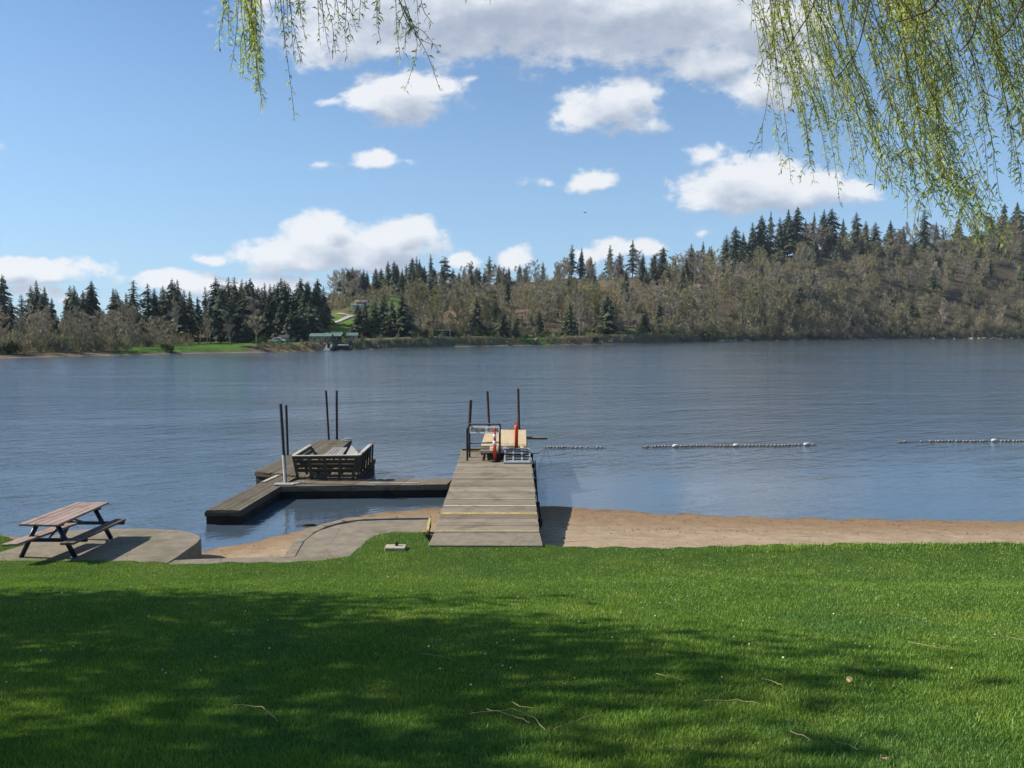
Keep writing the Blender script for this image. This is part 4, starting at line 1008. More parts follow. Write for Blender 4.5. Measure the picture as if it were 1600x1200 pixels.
# poles ---------------------------------------------------------------------
def pole(top, base, y, yb, label, m, rad=.045, zb=-.8, group='mooring poles'):
    a = at_y(top[0], top[1], y); b = at_y(base[0], base[1], yb)
    d = (b-a).normalized(); b2 = a+d*((zb-a.z)/d.z)
    t = thing('mooring_pole', label, 'pole', (b2.x, b2.y, b2.z), 0, group)
    mb = MB(); mb.tube([(0, 0, 0), a-b2], rad, 10); mb.build('shaft', m, t, smooth=False)
    mb = MB(); mb.tube([a-b2-d*-.004, a-b2-d*.02], rad*1.08, 10); mb.build('cap', m, t)
    return t
pole((735.5, 626), (731.5, 706), 28.25, 28.25, 'rusty pole rising behind the lifeguard sign at the left edge of the dock', M['rust'], .055)
pole((761.5, 612), (765, 680), 32.3, 32.3, 'leaning rusty pole behind the left part of the plywood sheet', M['rust'], .05)
pole((809.5, 608), (811, 672), 32.35, 32.35, 'tall rusty pole behind the orange post with the loop handle', M['rust'], .05)

# ------------------------------------------------------------------ left floats
def float_dock(name, label, corners, z, n, along, m, depth=.42, inset=.03):
    t = thing(name, label, 'floating dock', (0, 0, 0))
    c = [Vector((p[0], p[1], z)) for p in corners]
    mb = MB(); quad_planks(mb, c, n, along, th=.045); mb.build('decking', m, t, bevel=.004)
    cen = sum(c, Vector())/4; ci = [p.lerp(cen, inset/((p-cen).length)) for p in c]
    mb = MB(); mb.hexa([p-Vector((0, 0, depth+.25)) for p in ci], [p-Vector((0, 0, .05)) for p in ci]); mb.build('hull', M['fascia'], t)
    mb = MB()
    for i in range(4): a, b = c[i], c[(i+1) % 4]; mb.bar(a-Vector((0, 0, .11)), b-Vector((0, 0, .11)), .05, .12)
    mb.build('edge_beam', M['deck_x'] if name == 'walkway_float' else M['bench'], t)
    return t
def q4(L, z): return [tuple(at_z(a, b, z).xy) for a, b in L]
fA = float_dock('swim_float', 'long dark plank float with two poles at its far end', q4([(399, 736), (483, 744), (549, 687), (498, 687)], .47), .47, 14, 'along', M['deck_y'])
cB = q4([(462, 745), (556, 747), (586, 716), (507, 716)], .455)
fB = float_dock('bench_float', 'square plank float under the dark slatted bench', cB, .455, 14, 'along', M['deck_y'])
fC = float_dock('finger_float', 'narrow dark plank float slanting toward the left beach', q4([(321, 797), (376, 797), (470, 741), (432, 741)], .40), .40, 7, 'along', M['deck_y'])
cD = q4([(432, 760), (699, 757), (708, 748), (470, 749)], .40)
fD = float_dock('walkway_float', 'narrow plank walkway float joining the dock to the bench float', cD, .405, 7, 'along', M['deck_x'])
for o in fD.children:
    if o.name.startswith('decking'): pass
a, b = at_z(577, 755.2, .41), at_z(655, 755, .41); mb = MB(); mb.bar(a+Vector((0, 0, .004)), b+Vector((0, 0, .004)), .09, .02); mb.build('pale_board', M['pale_x'], fD)
a, b = at_z(405, 753.5, .405), at_z(432, 741.5, .405); mb = MB(); mb.bar(a+Vector((.12, 0, .006)), b+Vector((.12, 0, .006)), .13, .02); mb.build('pale_board', M['pale'], fC)
# hinge plate and rope at the joint
a = at_z(444, 756.5, .42)
t = thing('hinge_plate', 'grey metal hinge plate where the walkway meets the slanting float', 'metal plate', a)
mb = MB(); mb.box((0, 0, .012), (.62, .32, .02)); mb.build('plate', M['grate'], t, bevel=.004)
mb = MB(); mb.bar((.30, -.14, .03), (.55, .30, .03), .05, .02); mb.build('strap', M['white'], t)
pts = [Vector((a.x+.9*(i/14)-.35, a.y-.20-.02*math.sin(i), .375-.055*abs(math.sin(i*.55+.4))-.02*(i%3))) for i in range(15)]
mb = MB(); mb.tube(pts, .007, 5); tag(mb.build('mooring_rope', M['rope']), 'grey loops of rope hanging on the side of the walkway float', 'rope')
# its poles
yP = at_z(446, 754, .42).y
t = pole((438.5, 632), (446.3, 754), yP, yP, 'tall dark pole with a white lower sleeve at the walkway corner', M['pole_dark'], .05)
mb = MB(); b_ = at_y(443.3, 711, yP)-Vector(t.location); d_ = (at_y(446.3, 754, yP)-at_y(438.5, 632, yP)).normalized(); e_ = at_y(446.5, 755, yP)-Vector(t.location)
mb.tube([b_, b_+d_*((-.1-0-(b_+t.location).z)/d_.z)], .053, 12); mb.build('sleeve', M['white'], t)
yQ = at_z(449, 711, .47).y
pole((447, 634), (449.5, 709), yQ, yQ, 'dark pole on the left edge of the long plank float', M['pole_dark'], .05)
yS = at_z(510, 686.5, .47).y+.08
pole((509.3, 611), (513.7, 686), yS, yS, 'leaning dark pole, left of the pair at the far end of the long float', M['pole_dark'], .05)
pole((526, 611), (526.6, 686), yS, yS, 'upright dark pole, right of the pair at the far end of the long float', M['pole_dark'], .05)
a, b = at_z(541, 689, .50), at_z(537, 690.5, .50); t = thing('dock_cleat', 'small white cleat at the far right corner of the long float', 'cleat', at_z(541, 689.5, .475))
mb = MB(); mb.box((0, 0, .02), (.16, .10, .04)); mb.tube([(-.16, -.1, .07), (-.05, -.03, .09), (.12, .1, .09), (.22, .18, .07)], .03, 7); mb.build('horn', M['white'], t)

# slatted bench on its float
bn = thing('slatted_bench', 'dark U shaped slatted bench with outward leaning backs on the float', 'bench', (0, 0, 0))
Z0, Z1 = .47, 1.14
bl, br = at_z(466, 745, Z0), at_z(553, 746, Z0); bfr = at_z(578, 720, Z0)
tl, tr_ = at_y(456.5, 712.5, bl.y-.14), at_y(560, 711.5, br.y-.10); tfr = at_z(579.5, 694, 1.13); tfl = at_z(485, 695.5, 1.13); bfl = Vector((bl.x+.05, bfr.y-.1, Z0))
def wall(b0_, b1_, t0_, t1_, nposts, rows=4, m=M['bench'], name='back_slats', inward=Vector((0, 0, 0))):
    mb = MB(); 
    for r_ in range(rows):
        f = .30+.62*r_/(rows-1); p, q = b0_.lerp(t0_, f), b1_.lerp(t1_, f); mb.bar(p+inward, q+inward, .025, .115)
    mb.build(name, m, bn, bevel=.004)
    for k in range(nposts):
        u = (k+.12)/(nposts-.76) if nposts > 1 else .5
        mb = MB(); p, q = b0_.lerp(b1_, u), t0_.lerp(t1_, u); mb.bar(p-inward*1.6+Vector((0, 0, -.25)), q-inward*1.6, .09, .055, inward if inward.length else (0, 1, 0)); mb.build('post', m, bn, bevel=.004)
    mb = MB(); mb.bar(t0_, t1_, .13, .035); mb.build('top_rail', M['pale_x'], bn, bevel=.004)
wall(bl, br, tl, tr_, 5, inward=Vector((0, .05, 0)))
wall(br, bfr, tr_+Vector((0, .0, 0)), tfr, 6, inward=Vector((-.05, 0, 0)))
mb = MB(); mb.bar(tl+Vector((.02, .06, .004)), tfl, .13, .035); mb.build('top_rail', M['pale'], bn)
mb = MB()
for f in (.45, .7, .9): mb.bar(bl.lerp(tl, f)+Vector((.03, .1, 0)), bfl.lerp(tfl, f), .025, .115)
mb.build('back_slats', M['bench'], bn)
for u in (.35, .95): mb = MB(); mb.bar(bl.lerp(bfl, u), tl.lerp(tfl, u), .06, .09, (0, 1, 0)); mb.build('post', M['bench'], bn)
# seats inside
mb = MB(); y0 = bl.y+.10
for k in range(4): mb.box(((bl.x+br.x)/2, y0+.12*k+.05, .88-.012*0), (br.x-bl.x-.1, .11, .035))
mb.build('seat', M['bench'], bn, bevel=.004)
for k in range(5):
    x = lerp(bl.x+.15, br.x-.15, k/4); mb = MB(); mb.bar((x, y0+.42, Z0), (x, y0+.42, .86), .08, .05, (0, 1, 0)); mb.build('seat_leg', M['bench'], bn)
    mb = MB(); mb.box((x, y0+.22, .84), (.06, .46, .05)); mb.build('seat_support', M['bench'], bn)
mb = MB()
for k in range(3): mb.box((br.x-.08-.13*k, (br.y+bfr.y)/2+.1, .88), (.12, bfr.y-br.y-.5, .035))
mb.build('seat', M['bench'], bn)
# light table and tilted board inside the bench
c4 = [at_z(502, 714, .98), at_z(533, 714, .98), at_z(543, 699, .98), at_z(521, 699, .98)]
tb = thing('plank_table', 'low table of silver grey planks inside the slatted bench', 'table', (0, 0, 0))
mb = MB(); quad_planks(mb, c4, 5, 'along', th=.04); mb.build('tabletop', M['grey_y'], tb, bevel=.004)
for i, p in enumerate(c4):
    q = p.lerp(sum(c4, Vector())/4, .12); mb = MB(); mb.bar((q.x, q.y, Z0), (q.x, q.y, .94), .07, .07); mb.build('leg', M['bench'], tb)
a, b, c, d = at_z(539.5, 712, .92), at_z(558, 712, .92), at_y(559, 706, 28.9), at_y(548.5, 695.5, 29.6)
d = Vector((d.x, 29.3, 1.10)); c = Vector((at_y(560, 706, 28.6).x, 28.5, at_y(560, 706, 28.5).z)); d = at_y(548.8, 695.5, 29.0)
mb = MB(); o3 = Vector((.0, .02, -.035)); mb.hexa([p+o3 for p in (a, b, c, d)], [a, b, c, d])
tag(mb.build('leaning_board', M['pale_x']), 'pale board tilted up against the right side of the bench', 'board')

# ------------------------------------------------------------------ float lines
def buoy_line(x0, y0, x1, y1, label, floats, group='rope lines of swim floats', curve=.0, lead=None):
    A, B_ = at_z(x0, y0, .02), at_z(x1, y1, .02)
    t = thing('float_line', label, 'float line', A, 0, group)
    mb = MB(); pts = []
    for i in range(41):
        f = i/40; p = A.lerp(B_, f)-A; p.y += curve*math.sin(f*math.pi*2)+.04*math.sin(f*23); p.z = .01; pts.append(p)
    if lead: pts = [Vector(lead)-A, (Vector(lead)-A).lerp(pts[0], .5)+Vector((0, 0, -.12))]+pts
    mb.tube(pts, .016, 5); mb.build('rope', M['rope'], t)
    for (px, kind) in floats:
        f = (px-x0)/(x1-x0); p = A.lerp(B_, f)-A; p.y += curve*math.sin(f*math.pi*2)+.04*math.sin(f*23)
        mb = MB(); d = (B_-A).normalized()
        if kind == 's': r = random.uniform(.040, .052); l_ = random.uniform(.045, .062); prof = [(-l_, r*.5), (-l_*.75, r), (l_*.75, r), (l_, r*.5)]
        else: r, l_ = .085, .15; prof = [(-l_, .03), (-l_*.8, r*.75), (-l_*.3, r), (l_*.3, r), (l_*.8, r*.75), (l_, .03)]
        mb.tube([p+d*q[0]+Vector((0, 0, .02+r*.35)) for q in prof], [q[1] for q in prof], 10)
        o = mb.build('float' if kind == 's' else 'buoy', M['buoy'] if kind == 's' else M['buoyw'], t, smooth=True)
buoy_line(852, 700, 948, 700.5, 'short line of small floats tied to the end of the dock', [(x+random.uniform(-.7, .7), 's') for x in (857, 861.5, 866, 870.5, 875.5, 880, 884.5, 889, 894, 901, 909, 917, 934)] + [(939.5, 's')], lead=(PR+.1, 28.3, .95))
buoy_line(1003, 699.5, 1276, 695.5, 'long line of floats with three white buoys in the middle of the water', [(1009, 's'), (1012, 's')]+[(x, 's') for x in np.arange(1020, 1048, 5.0)]+[(1055.5, 'b')]+[(x+random.uniform(-.9, .9), 's') for x in list(np.arange(1064, 1142, 5.1))+list(np.arange(1157, 1250, 5.7))]+[(1148.5, 'b'), (1260, 'b'), (1270, 's')], curve=.12)
buoy_line(1402, 691.5, 1640, 688.5, 'line of floats running out of view at the right', [(x, 's') for x in (1406, 1410.5, 1415, 1440)]+[(x+random.uniform(-1, 1), 's') for x in list(np.arange(1453, 1524, 5.2))+list(np.arange(1530, 1543, 4.6))+list(np.arange(1562, 1636, 6.0))]+[(1552, 'b')], curve=.1)
# floating debris
p = at_z(482, 821, .01); mb = MB(); mb.tube([p+Vector((-.20, 0, 0)), p+Vector((-.06, .02, .015)), p+Vector((.10, 0, .012)), p+Vector((.22, .03, -.01))], [.02, .04, .04, .015], 7)
tag(mb.build('driftwood', M['drift'], smooth=True), 'small dark piece of driftwood floating near the left beach', 'driftwood')

# ------------------------------------------------------------------ picnic table
GZ = .628
pt_ = thing('picnic_table', 'picnic table with pinkish plank top and navy steel legs on the terrace', 'picnic table', (0, 0, 0))
tc4 = [at_z(29, 818.5, GZ+.76), at_z(91, 820, GZ+.76), at_z(171, 784.5, GZ+.76), at_z(120, 784.5, GZ+.76)]
mb = MB(); quad_planks(mb, tc4, 5, 'along', th=.045, gap=.012); mb.build('tabletop', M['pink'], pt_, bevel=.005)
cx0, cx1 = (tc4[0]+tc4[1])/2, (tc4[3]+tc4[2])/2; ax = (cx1-cx0).normalized(); sdv = Vector((ax.y, -ax.x, 0))
sl4 = [at_z(2, 850, GZ+.44), at_z(27, 850, GZ+.44), at_z(122, 817, GZ+.44), at_z(97, 817, GZ+.44)]
mb = MB(); quad_planks(mb, sl4, 2, 'along', th=.045, gap=.012); mb.build('seat', M['pink'], pt_, bevel=.005)
sr4 = [at_z(93, 848, GZ+.44), at_z(116, 848, GZ+.44), at_z(197, 810.5, GZ+.44), at_z(180, 810.5, GZ+.44)]
mb = MB(); quad_planks(mb, sr4, 2, 'along', th=.045, gap=.012); o = mb.build('seat', M['brown_rail'], pt_, bevel=.005); o['label'] = 'darker brown seat'
for f in (.14, .84):
    c = cx0.lerp(cx1, f); 
    for sg_ in (-1, 1):
        top_ = Vector((c.x, c.y, GZ+.70))+sdv*sg_*.20; ft = Vector((c.x, c.y, GZ+.0))+sdv*sg_*.56
        mb = MB(); mb.tube([ft, top_], .048, 10); mb.build('leg', M['blue'], pt_, smooth=True)
    sl_c = sl4[0].lerp(sl4[1], .5).lerp(sl4[3].lerp(sl4[2], .5), f); sr_c = sr4[0].lerp(sr4[1], .5).lerp(sr4[3].lerp(sr4[2], .5), f)
    mb = MB(); mb.bar(Vector((sl_c.x-.1, c.y, GZ+.36)), Vector((sr_c.x+.12, c.y, GZ+.36)), .06, .07); mb.build('seat_bar', M['blue'], pt_)
    mb = MB(); mb.bar(Vector((c.x, c.y, GZ+.685))-sdv*.34, Vector((c.x, c.y, GZ+.685))+sdv*.34, .06, .05); mb.build('top_bar', M['blue'], pt_)
ca, cb = cx0.lerp(cx1, .16), cx0.lerp(cx1, .82)
mb = MB(); mb.tube([(ca.x, ca.y, GZ+.38), (cx0.lerp(cx1, .5).x, cx0.lerp(cx1, .5).y, GZ+.66)], .022, 7); mb.tube([(cb.x, cb.y, GZ+.38), (cx0.lerp(cx1, .5).x, cx0.lerp(cx1, .5).y, GZ+.66)], .022, 7); mb.build('brace', M['blue'], pt_)

# ------------------------------------------------------------------ litter on the lawn
def on_lawn(px, py):
    d = ray(px, py); t0, t1 = 2., 30.
    for _ in range(50):
        t = (t0+t1)/2; p = Vector((0, 0, CAMZ))+d*t
        if p.z > float(lawn_z(p.x, p.y)): t0 = t
        else: t1 = t
    return p
M['straw'] = plain('dry_twig', (.30, .26, .10), .7, .2, 12)
TW = [([(735,1126),(800,1119),(835,1133),(853,1153)], 'long pale bent twig in the grass at the bottom middle'), ([(865,1152),(895,1140),(928,1128)], 'straight pale twig lying right of the long bent one'),
      ([(1100,1106),(1150,1104),(1192,1112)], 'curved thin twig lying right of the bottom middle'), ([(1025,1062),(1060,1071),(1088,1070)], 'short flat twig in the sunlit middle grass'),
      ([(1190,1070),(1205,1073),(1222,1081)], 'short twig pointing down in the right grass'), ([(365,1112),(410,1115),(434,1138)], 'arched pale twig in the shaded left grass'),
      ([(760,1120),(800,1128),(828,1141)], 'thin twig tangled under the long bent one'), ([(1236,1156),(1260,1164),(1276,1174)], 'short pale twig near the bottom right'),
      ([(1305,1172),(1325,1176),(1340,1184)], 'tiny straight twig near the bottom right edge'), ([(1420,1010),(1460,1019),(1500,1024)], 'thin twig in the shaded grass at the right'),
      ([(1550,1003),(1580,1004),(1600,1008)], 'straight twig at the far right edge of the grass'), ([(800,1108),(812,1115),(850,1120)], 'fine twig above the long bent one'),
      ([(660,1030),(690,1034),(712,1040)], 'small faint twig in the middle shade')]
for pts, lab in TW:
    P_ = [on_lawn(*q)+Vector((0, 0, .05)) for q in pts]; mb = MB(); sm = []
    for i in range(len(P_)-1):
        for k in range(5): sm.append(P_[i].lerp(P_[i+1], k/5)+Vector((random.uniform(-.004, .004), random.uniform(-.006, .006), random.uniform(-.004, .006))))
    sm.append(P_[-1]); mb.tube(sm, [.0042*(1-.5*i/len(sm)) for i in range(len(sm))], 5)
    tag(mb.build('fallen_twig', M['straw'], smooth=True), lab, 'twig', 'fallen twigs on the lawn')
M['dryleaf'] = plain('dry_tan_leaf', (.40, .27, .13), .7, .25, 30)
for (px, py, r, lab) in [(1340,1052,.030,'tan dry leaf, topmost of the three at the right of the lawn'), (1327,1070,.028,'tan dry leaf, lowest left of the three at the right of the lawn'),
                         (1398,1082,.024,'tan dry leaf, rightmost of the three at the right of the lawn'), (606,905,.03,'orange dry leaf in the grass below the concrete block'), (1380,1196,.024,'tan dry leaf at the bottom edge of the lawn')]:
    p = on_lawn(px, py)+Vector((0, 0, .045)); mb = MB(); rdl = random.Random(px); n_ = 9
    ring = [(r*(.55+.45*abs(math.sin(k*1.4)))*math.cos(k*6.283/n_), r*(.55+.45*abs(math.cos(k*1.9)))*math.sin(k*6.283/n_), rdl.uniform(-.006, .016)) for k in range(n_)]
    mb.add([(0, 0, .004)]+ring, [(0, k+1, (k+1) % n_+1) for k in range(n_)]); o = mb.build('fallen_leaf', M['dryleaf']); o.location = p; o.rotation_euler = (R(25), R(10), rdl.uniform(0, 6))
    md = o.modifiers.new('thickness', 'SOLIDIFY'); md.thickness = .002
    tag(o, lab, 'leaf', 'dry leaves on the lawn')

# ------------------------------------------------------------------ willow overhead
rw = random.Random(31)
def strand(V, Fc, tr, pts, leafL=.040, dens=66, wid=.0040, start=0.0, rad=.0022, side=1.0):
    """thin hanging twig with narrow leaves all along"""
    tr.tube(pts, [rad*(1.25-.8*i/(len(pts)-1)) for i in range(len(pts))], 4, cap=False)
    L = [0]
    for a, b in zip(pts[:-1], pts[1:]): L.append(L[-1]+(b-a).length)
    tot = L[-1]; n = int(tot*dens)
    for i in range(n):
        s_ = tot*(start+(1-start)*(i+rw.random())/n); k = 0
        while k < len(L)-2 and L[k+1] < s_: k += 1
        p = pts[k].lerp(pts[k+1], (s_-L[k])/max(1e-6, L[k+1]-L[k])); d = (pts[k+1]-pts[k]).normalized()
        a = rw.uniform(0, 6.283); o1 = d.orthogonal().normalized(); o2 = d.cross(o1); out_ = o1*math.cos(a)+o2*math.sin(a)
        ld = (d*rw.uniform(-.1, 1.0)+out_*side+Vector((0, 0, rw.uniform(-.35, .15)))).normalized(); l = leafL*rw.uniform(.45, 1.25)
        w = ld.cross(Vector((rw.uniform(-1, 1), rw.uniform(-1, 1), rw.uniform(-1, 1))))
        if w.length < 1e-3: continue
        w = w.normalized()*wid*rw.uniform(.7, 1.3); m_ = p+ld*l*.5+Vector((0, 0, .004)); e = p+ld*l+Vector((0, 0, -l*.22))
        b = len(V); V += [p, m_+w, e, m_-w]; Fc.append((b, b+1, b+2, b+3))
wt = thing('willow_tree', 'willow in fresh yellow green leaf hanging over the lawn from above', 'willow tree', (0, 0, 0))
TB = Vector((1.6, -3.6, float(lawn_z(1.6, -3.6))))
mb = MB(); mb.tube([TB+Vector((0, 0, -.3)), TB+Vector((.05, .1, .6)), TB+Vector((.0, .2, 2.0)), TB+Vector((-.1, .4, 3.6)), TB+Vector((-.1, .7, 5.2))], [.62, .46, .38, .33, .24], 16); mb.build('trunk', M['bark'], wt, smooth=True)
crn = TB+Vector((-.1, .6, 4.6))
LIMB = {}
def limb(key, pts, r0, r1):
    mb = MB(); n = len(pts); sm = []
    for i in range(n-1):
        p0, p1, p2, p3 = pts[max(i-1, 0)], pts[i], pts[i+1], pts[min(i+2, n-1)]
        for k in range(6):
            t = k/6; sm.append(.5*((2*p1)+(p2-p0)*t+(2*p0-5*p1+4*p2-p3)*t*t+(3*p1-p0-3*p2+p3)*t**3))
    sm.append(pts[-1]); mb.tube(sm, [lerp(r0, r1, i/(len(sm)-1)) for i in range(len(sm))], 9); mb.build('limb', M['bark'], wt, smooth=True); LIMB[key] = sm
limb('L', [crn, Vector((-.6, -.5, 9.6)), Vector((-1.3, 2.6, 9.9)), Vector((-1.5, 4.6, 8.9)), Vector((-1.2, 5.3, 8.2))], .16, .02)
limb('R', [crn, Vector((2.4, -1.0, 9.3)), Vector((3.0, 1.8, 9.3)), Vector((3.3, 3.9, 8.6)), Vector((3.2, 5.2, 8.5))], .18, .03)
limb('R2', [crn, Vector((2.9, -1.6, 9.0)), Vector((4.4, 1.2, 9.0)), Vector((4.8, 3.6, 8.5)), Vector((4.6, 4.9, 8.4))], .15, .03)
limb('B', [crn, Vector((.4, -5.5, 9.4)), Vector((-1.5, -7.5, 9.2)), Vector((-2.8, -8.6, 8.0))], .14, .03)
limb('M', [crn, Vector((1.0, -.4, 10.0)), Vector((1.1, 2.2, 10.2)), Vector((.9, 4.4, 9.4))], .13, .02)
def hang(y, path, sub=6):
    """twig through pixels of the photograph's frame at distance y (a real place y metres out)"""
    P_ = [at_y(px, py, y+dy) for px, py, dy in path]; n = len(P_); sm = []
    for i in range(n-1):
        p0, p1, p2, p3 = P_[max(i-1, 0)], P_[i], P_[i+1], P_[min(i+2, n-1)]
        for k in range(sub):
            t = k/sub; sm.append(.5*((2*p1)+(p2-p0)*t+(2*p0-5*p1+4*p2-p3)*t*t+(3*p1-p0-3*p2+p3)*t**3))
    sm.append(P_[-1]); return sm
def clump(lst, **kw):
    V, Fc = [], []; tr = MB()
    for y, path, k in lst:
        a = dict(kw); a.update(k); pts = hang(y, path)
        key = min(LIMB, key=lambda q: min((p-pts[0]).length for p in LIMB[q])); at = min(LIMB[key], key=lambda p: (p-pts[0]).length)
        mid = at.lerp(pts[0], .55)+Vector((0, 0, .18)); tr.tube([at, mid, pts[0]], [.008, .005, .0032], 5, cap=False)
        strand(V, Fc, tr, pts, **a)
        tot = sum((q-p).length for p, q in zip(pts[:-1], pts[1:]))
        for _ in range(int(tot*rw.uniform(1.0, 3.2)) if a.get('dens', 50) > 40 else 1):
            k_ = rw.randrange(2, max(3, len(pts)-3)); p = pts[min(k_, len(pts)-2)]; L_ = rw.uniform(.08, .26); sx_ = rw.uniform(-.7, .7); sy_ = rw.uniform(-.5, .5)
            q1 = p+Vector((sx_, sy_, -.5))*L_*.55; q2 = q1+Vector((sx_*.35, sy_*.35, -1))*L_*.6; strand(V, Fc, tr, [p, q1, q2], **a)
    h = tr.build('hanging_branch', M['willowbark'], wt)
    link_mesh('leaves', np_mesh('leaves', [tuple(v) for v in V], Fc), M['willow'], h)
def drop(x0, x1, y1, wob=5, top=-60):
    return [(x0, top, 0), (lerp(x0, x1, .4)+rw.uniform(-wob, wob), lerp(top, y1, .4), rw.uniform(-.05, .05)), (lerp(x0, x1, .75)+rw.uniform(-wob, wob), lerp(top, y1, .72), rw.uniform(-.05, .05)), (x1, y1, 0)]
D1 = 4.6
# dense bundle on the left
clump([(D1+rw.uniform(-.15, .15), drop(rw.uniform(372, 405), rw.uniform(374, 410), rw.uniform(60, 142)), {}) for i in range(13)]+[(D1, drop(388, 411, 172), {}), (D1, drop(392, 409, 160), {})], dens=90)
clump([(D1, drop(350, 346, 48), {}), (D1, drop(358, 343, 80), {}), (D1, drop(362, 358, 70), {}), (D1, drop(372, 360, 112), {}), (D1, drop(402, 413, 46), {'dens': 6}), (D1, drop(364, 370, 30), {})])
clump([(D1, drop(432, 461, 190, 2), {'dens': 38}), (D1, drop(440, 462, 96), {}), (D1, drop(447, 470, 96), {}), (D1, drop(434, 430, 28), {}), (D1, drop(452, 478, 66), {}), (D1, drop(444, 452, 60), {}), (D1, drop(438, 444, 72), {}), (D1, drop(455, 472, 30), {})])
clump([(D1, drop(480, 474, 20), {}), (D1, drop(490, 500, 66), {}), (D1, drop(503, 520, 86), {}), (D1, drop(497, 515, 84, 3), {'dens': 34})])
clump([(D1, drop(525, 527, 55), {}), (D1, drop(536, 543, 92, 3), {}), (D1, drop(548, 556, 48), {}), (D1, drop(560, 560, 44), {}), (D1, drop(530, 522, 30), {}), (D1, drop(566, 570, 18), {})])
clump([(D1, drop(586, 595, 69), {}), (D1, drop(583, 588, 44), {}), (D1, drop(592, 590, 34), {})], dens=60)
clump([(D1, drop(600, 688, 143, 2), {'dens': 50}), (D1, [(622,-60,0),(632,0,0),(652,70,0),(632,143,0)], {'dens': 70}), (D1, [(600,-50,0),(640,30,0),(664,52,0),(689,84,0)], {}), (D1, [(650,-50,0),(660,10,0),(671,30,0),(678,38,0)], {}), (D1, drop(616, 626, 94), {}), (D1, [(612,-60,0),(630,20,0),(655,60,0),(690,72,0)], {'dens': 30}), (D1, drop(640, 655, 52), {})], dens=52)
clump([(D1, drop(724, 728, 2), {}), (D1, drop(760, 766, 8), {'dens': 20})])
# big right-hand mass: outer fringe first
def sweep(xt, yt, xb, yb, bend=.35):
    mx = lerp(xt, xb, .45)-bend*abs(xb-xt)*.4
    return [(xt, yt, 0), (mx, lerp(yt, yb, .4), rw.uniform(-.1, .1)), (lerp(xt, xb, .78), lerp(yt, yb, .74), rw.uniform(-.1, .1)), (xb, yb, 0)]
for c in range(6):      # left fringe
    clump([(rw.uniform(4.6, 6.0), sweep(rw.uniform(1150, 1230)+c*14, -60, rw.uniform(1205, 1255)+c*22, rw.uniform(150, 300)), {}) for i in range(4)])
clump([(4.8, [(1215,-40,0),(1205,90,0),(1195,180,0),(1172,243,0)], {'dens': 34}), (4.8, sweep(1150, -40, 1157, 8), {}), (4.8, sweep(1180, -40, 1200, 110), {}), (4.8, sweep(1200, -60, 1236, 285), {})])
for c in range(10):      # middle, reaching y about 300-330
    x = 1240+c*27
    clump([(rw.uniform(4.4, 6.2), sweep(x+rw.uniform(-60, 0)-30, rw.uniform(-80, -30), x+rw.uniform(-15, 55), rw.uniform(110, 325)), {}) for i in range(4)])
for c in range(10):      # long tails swept to the lower right
    f = (c/9)**.8
    clump([(rw.uniform(3.8, 5.4), [(1270+f*190+rw.uniform(-70, 50), -60, 0), (1310+f*160+rw.uniform(-40, 40), 90, 0), (1350+f*140+rw.uniform(-30, 30), 230, 0), (1385+f*190+rw.uniform(-30, 22), 305+f*105+rw.uniform(-90, 10), 0)], {}) for i in range(4)], dens=60)
for c in range(10):      # upper right canopy
    x = 1380+c*24
    clump([(rw.uniform(3.8, 5.6), sweep(x+rw.uniform(-60, 20), -90, x+rw.uniform(30, 120), rw.uniform(30, 240)), {}) for i in range(6+c//4)], dens=62)
clump([(rw.uniform(3.9, 4.6), [(1400+rw.uniform(-30, 40), -60, 0), (1440+rw.uniform(-25, 25), 110, 0), (1490+rw.uniform(-22, 22), 270, 0), (1575+rw.uniform(-50, 12), 400+rw.uniform(-60, 22), 0)], {}) for i in range(9)], dens=80)
for c in range(4):
    clump([(rw.uniform(3.8, 5), sweep(1520+c*22+rw.uniform(-35, 20), -60, 1570+c*24+rw.uniform(-40, 30), rw.uniform(180, 320)), {}) for i in range(5)])
# visible woody twigs in the right mass
def woody(y, path, r0, r1):
    pts = hang(y, path); mb = MB(); mb.tube(pts, [lerp(r0, r1, i/(len(pts)-1)) for i in range(len(pts))], 6); mb.build('twig', M['bark'], wt)
woody(3.6, [(1500,-60,0),(1460,8,0),(1432,24,0),(1398,36,0)], .005, .002); woody(3.7, [(1560,-60,0),(1530,10,0),(1520,55,0),(1500,80,0)], .006, .002)
woody(4.2, [(1290,-60,0),(1270,10,0),(1240,60,0),(1220,90,0)], .004, .0015); woody(4.1, [(1370,-60,0),(1345,60,0),(1325,100,0),(1303,125,0)], .004, .0015); woody(3.4, [(1620,-40,0),(1580,40,0),(1560,60,0)], .006, .002)
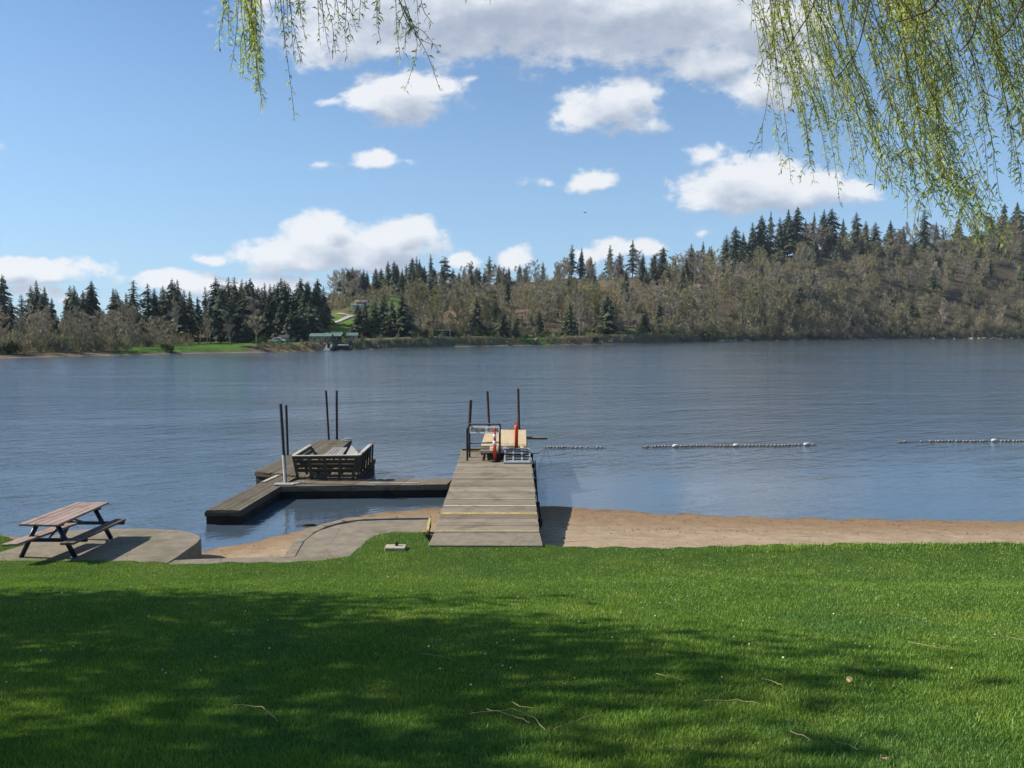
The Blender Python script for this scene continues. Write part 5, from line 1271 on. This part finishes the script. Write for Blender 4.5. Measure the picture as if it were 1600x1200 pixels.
# the rest of the crown overhead and behind the camera (out of the frame, shades the lawn)
def curtain(key, f0, f1, n, z0, z1, spread):
    V, Fc = [], []; tr = MB()
    for i in range(n):
        P_ = LIMB[key]; p = P_[int(lerp(f0, f1, rw.random())*(len(P_)-1))]; a = rw.uniform(0, 6.28); r_ = spread*math.sqrt(rw.random())
        q = p+Vector((math.cos(a)*r_, math.sin(a)*r_, .3)); L_ = rw.uniform(z0, z1)
        if abs(q.x) < .70*q.y+.9 and q.y > 1: L_ = min(L_, q.z-(CAMZ+q.y*.44))
        if L_ < .3: continue
        e = q+Vector((rw.uniform(-.2, .3), rw.uniform(-.2, .2), -L_)); tr.tube([p, p.lerp(q, .6)+Vector((0, 0, .15)), q], [.012, .007, .004], 4, cap=False)
        strand(V, Fc, tr, [q, q.lerp(e, .4)+Vector((.05, 0, 0)), e], leafL=.06, dens=26, wid=.011)
    h = tr.build('hanging_branch', M['willowbark'], wt); link_mesh('leaves', np_mesh('leaves', [tuple(v) for v in V], Fc), M['willow'], h)
for k, a, b, n_, s_ in (('L', .3, .95, 60, 1.3), ('R', .3, .9, 60, 1.3), ('R2', .3, .9, 85, 1.3), ('M', .3, 1, 60, 1.4), ('B', .3, 1, 90, 1.6)): curtain(k, a, b, n_, .8, 2.2, s_)

# broad shade trees standing out of the frame to the left; their shadows fall across the lawn
def shade_tree(loc, H, cz, rad, seed, n, label, leaf=.16):
    z0 = float(lawn_z(*loc)); t = thing('shade_tree', label, 'tree', (loc[0], loc[1], z0), 0, 'trees left of the lawn')
    rd = random.Random(seed); mb = MB(); mb.tube([(0, 0, -.4), (0, .05, 1.5), (.1, .1, cz-rad[2]*.3), (.1, 0, cz+rad[2]*.5)], [.34, .26, .2, .06], 12)
    for i in range(9):
        a = i*.7+rd.random(); e = Vector((math.cos(a)*rad[0]*.75, math.sin(a)*rad[1]*.75, cz+rd.uniform(-.3, .5)*rad[2])); s0_ = Vector((.1, .05, cz-rad[2]*.5+i*.2)); mb.tube([s0_, s0_.lerp(e, .5)+Vector((0, 0, .4)), e], [.10, .06, .02], 6)
    mb.build('trunk', M['bark'], t, smooth=True)
    v, f = crown_ball(seed, rad, n, leaf, (0, 0, cz), 30, .25); link_mesh('crown', np_mesh('crown', v, f), M['leafcrown'], t)
shade_tree((-15.2, 11.6), 11, 6.6, (5.2, 2.6, 3.0), 3, 6600, 'leafy tree beyond the left edge, farther along the slope')
shade_tree((-13.6, 8.9), 13, 9.0, (4.6, 2.7, 3.2), 9, 4600, 'tall sparse tree beyond the left edge, nearer the camera')
shade_tree((-11.8, 5.6), 11, 8.0, (3.4, 1.7, 2.6), 14, 1700, 'small thin tree beyond the left edge, nearest the camera')
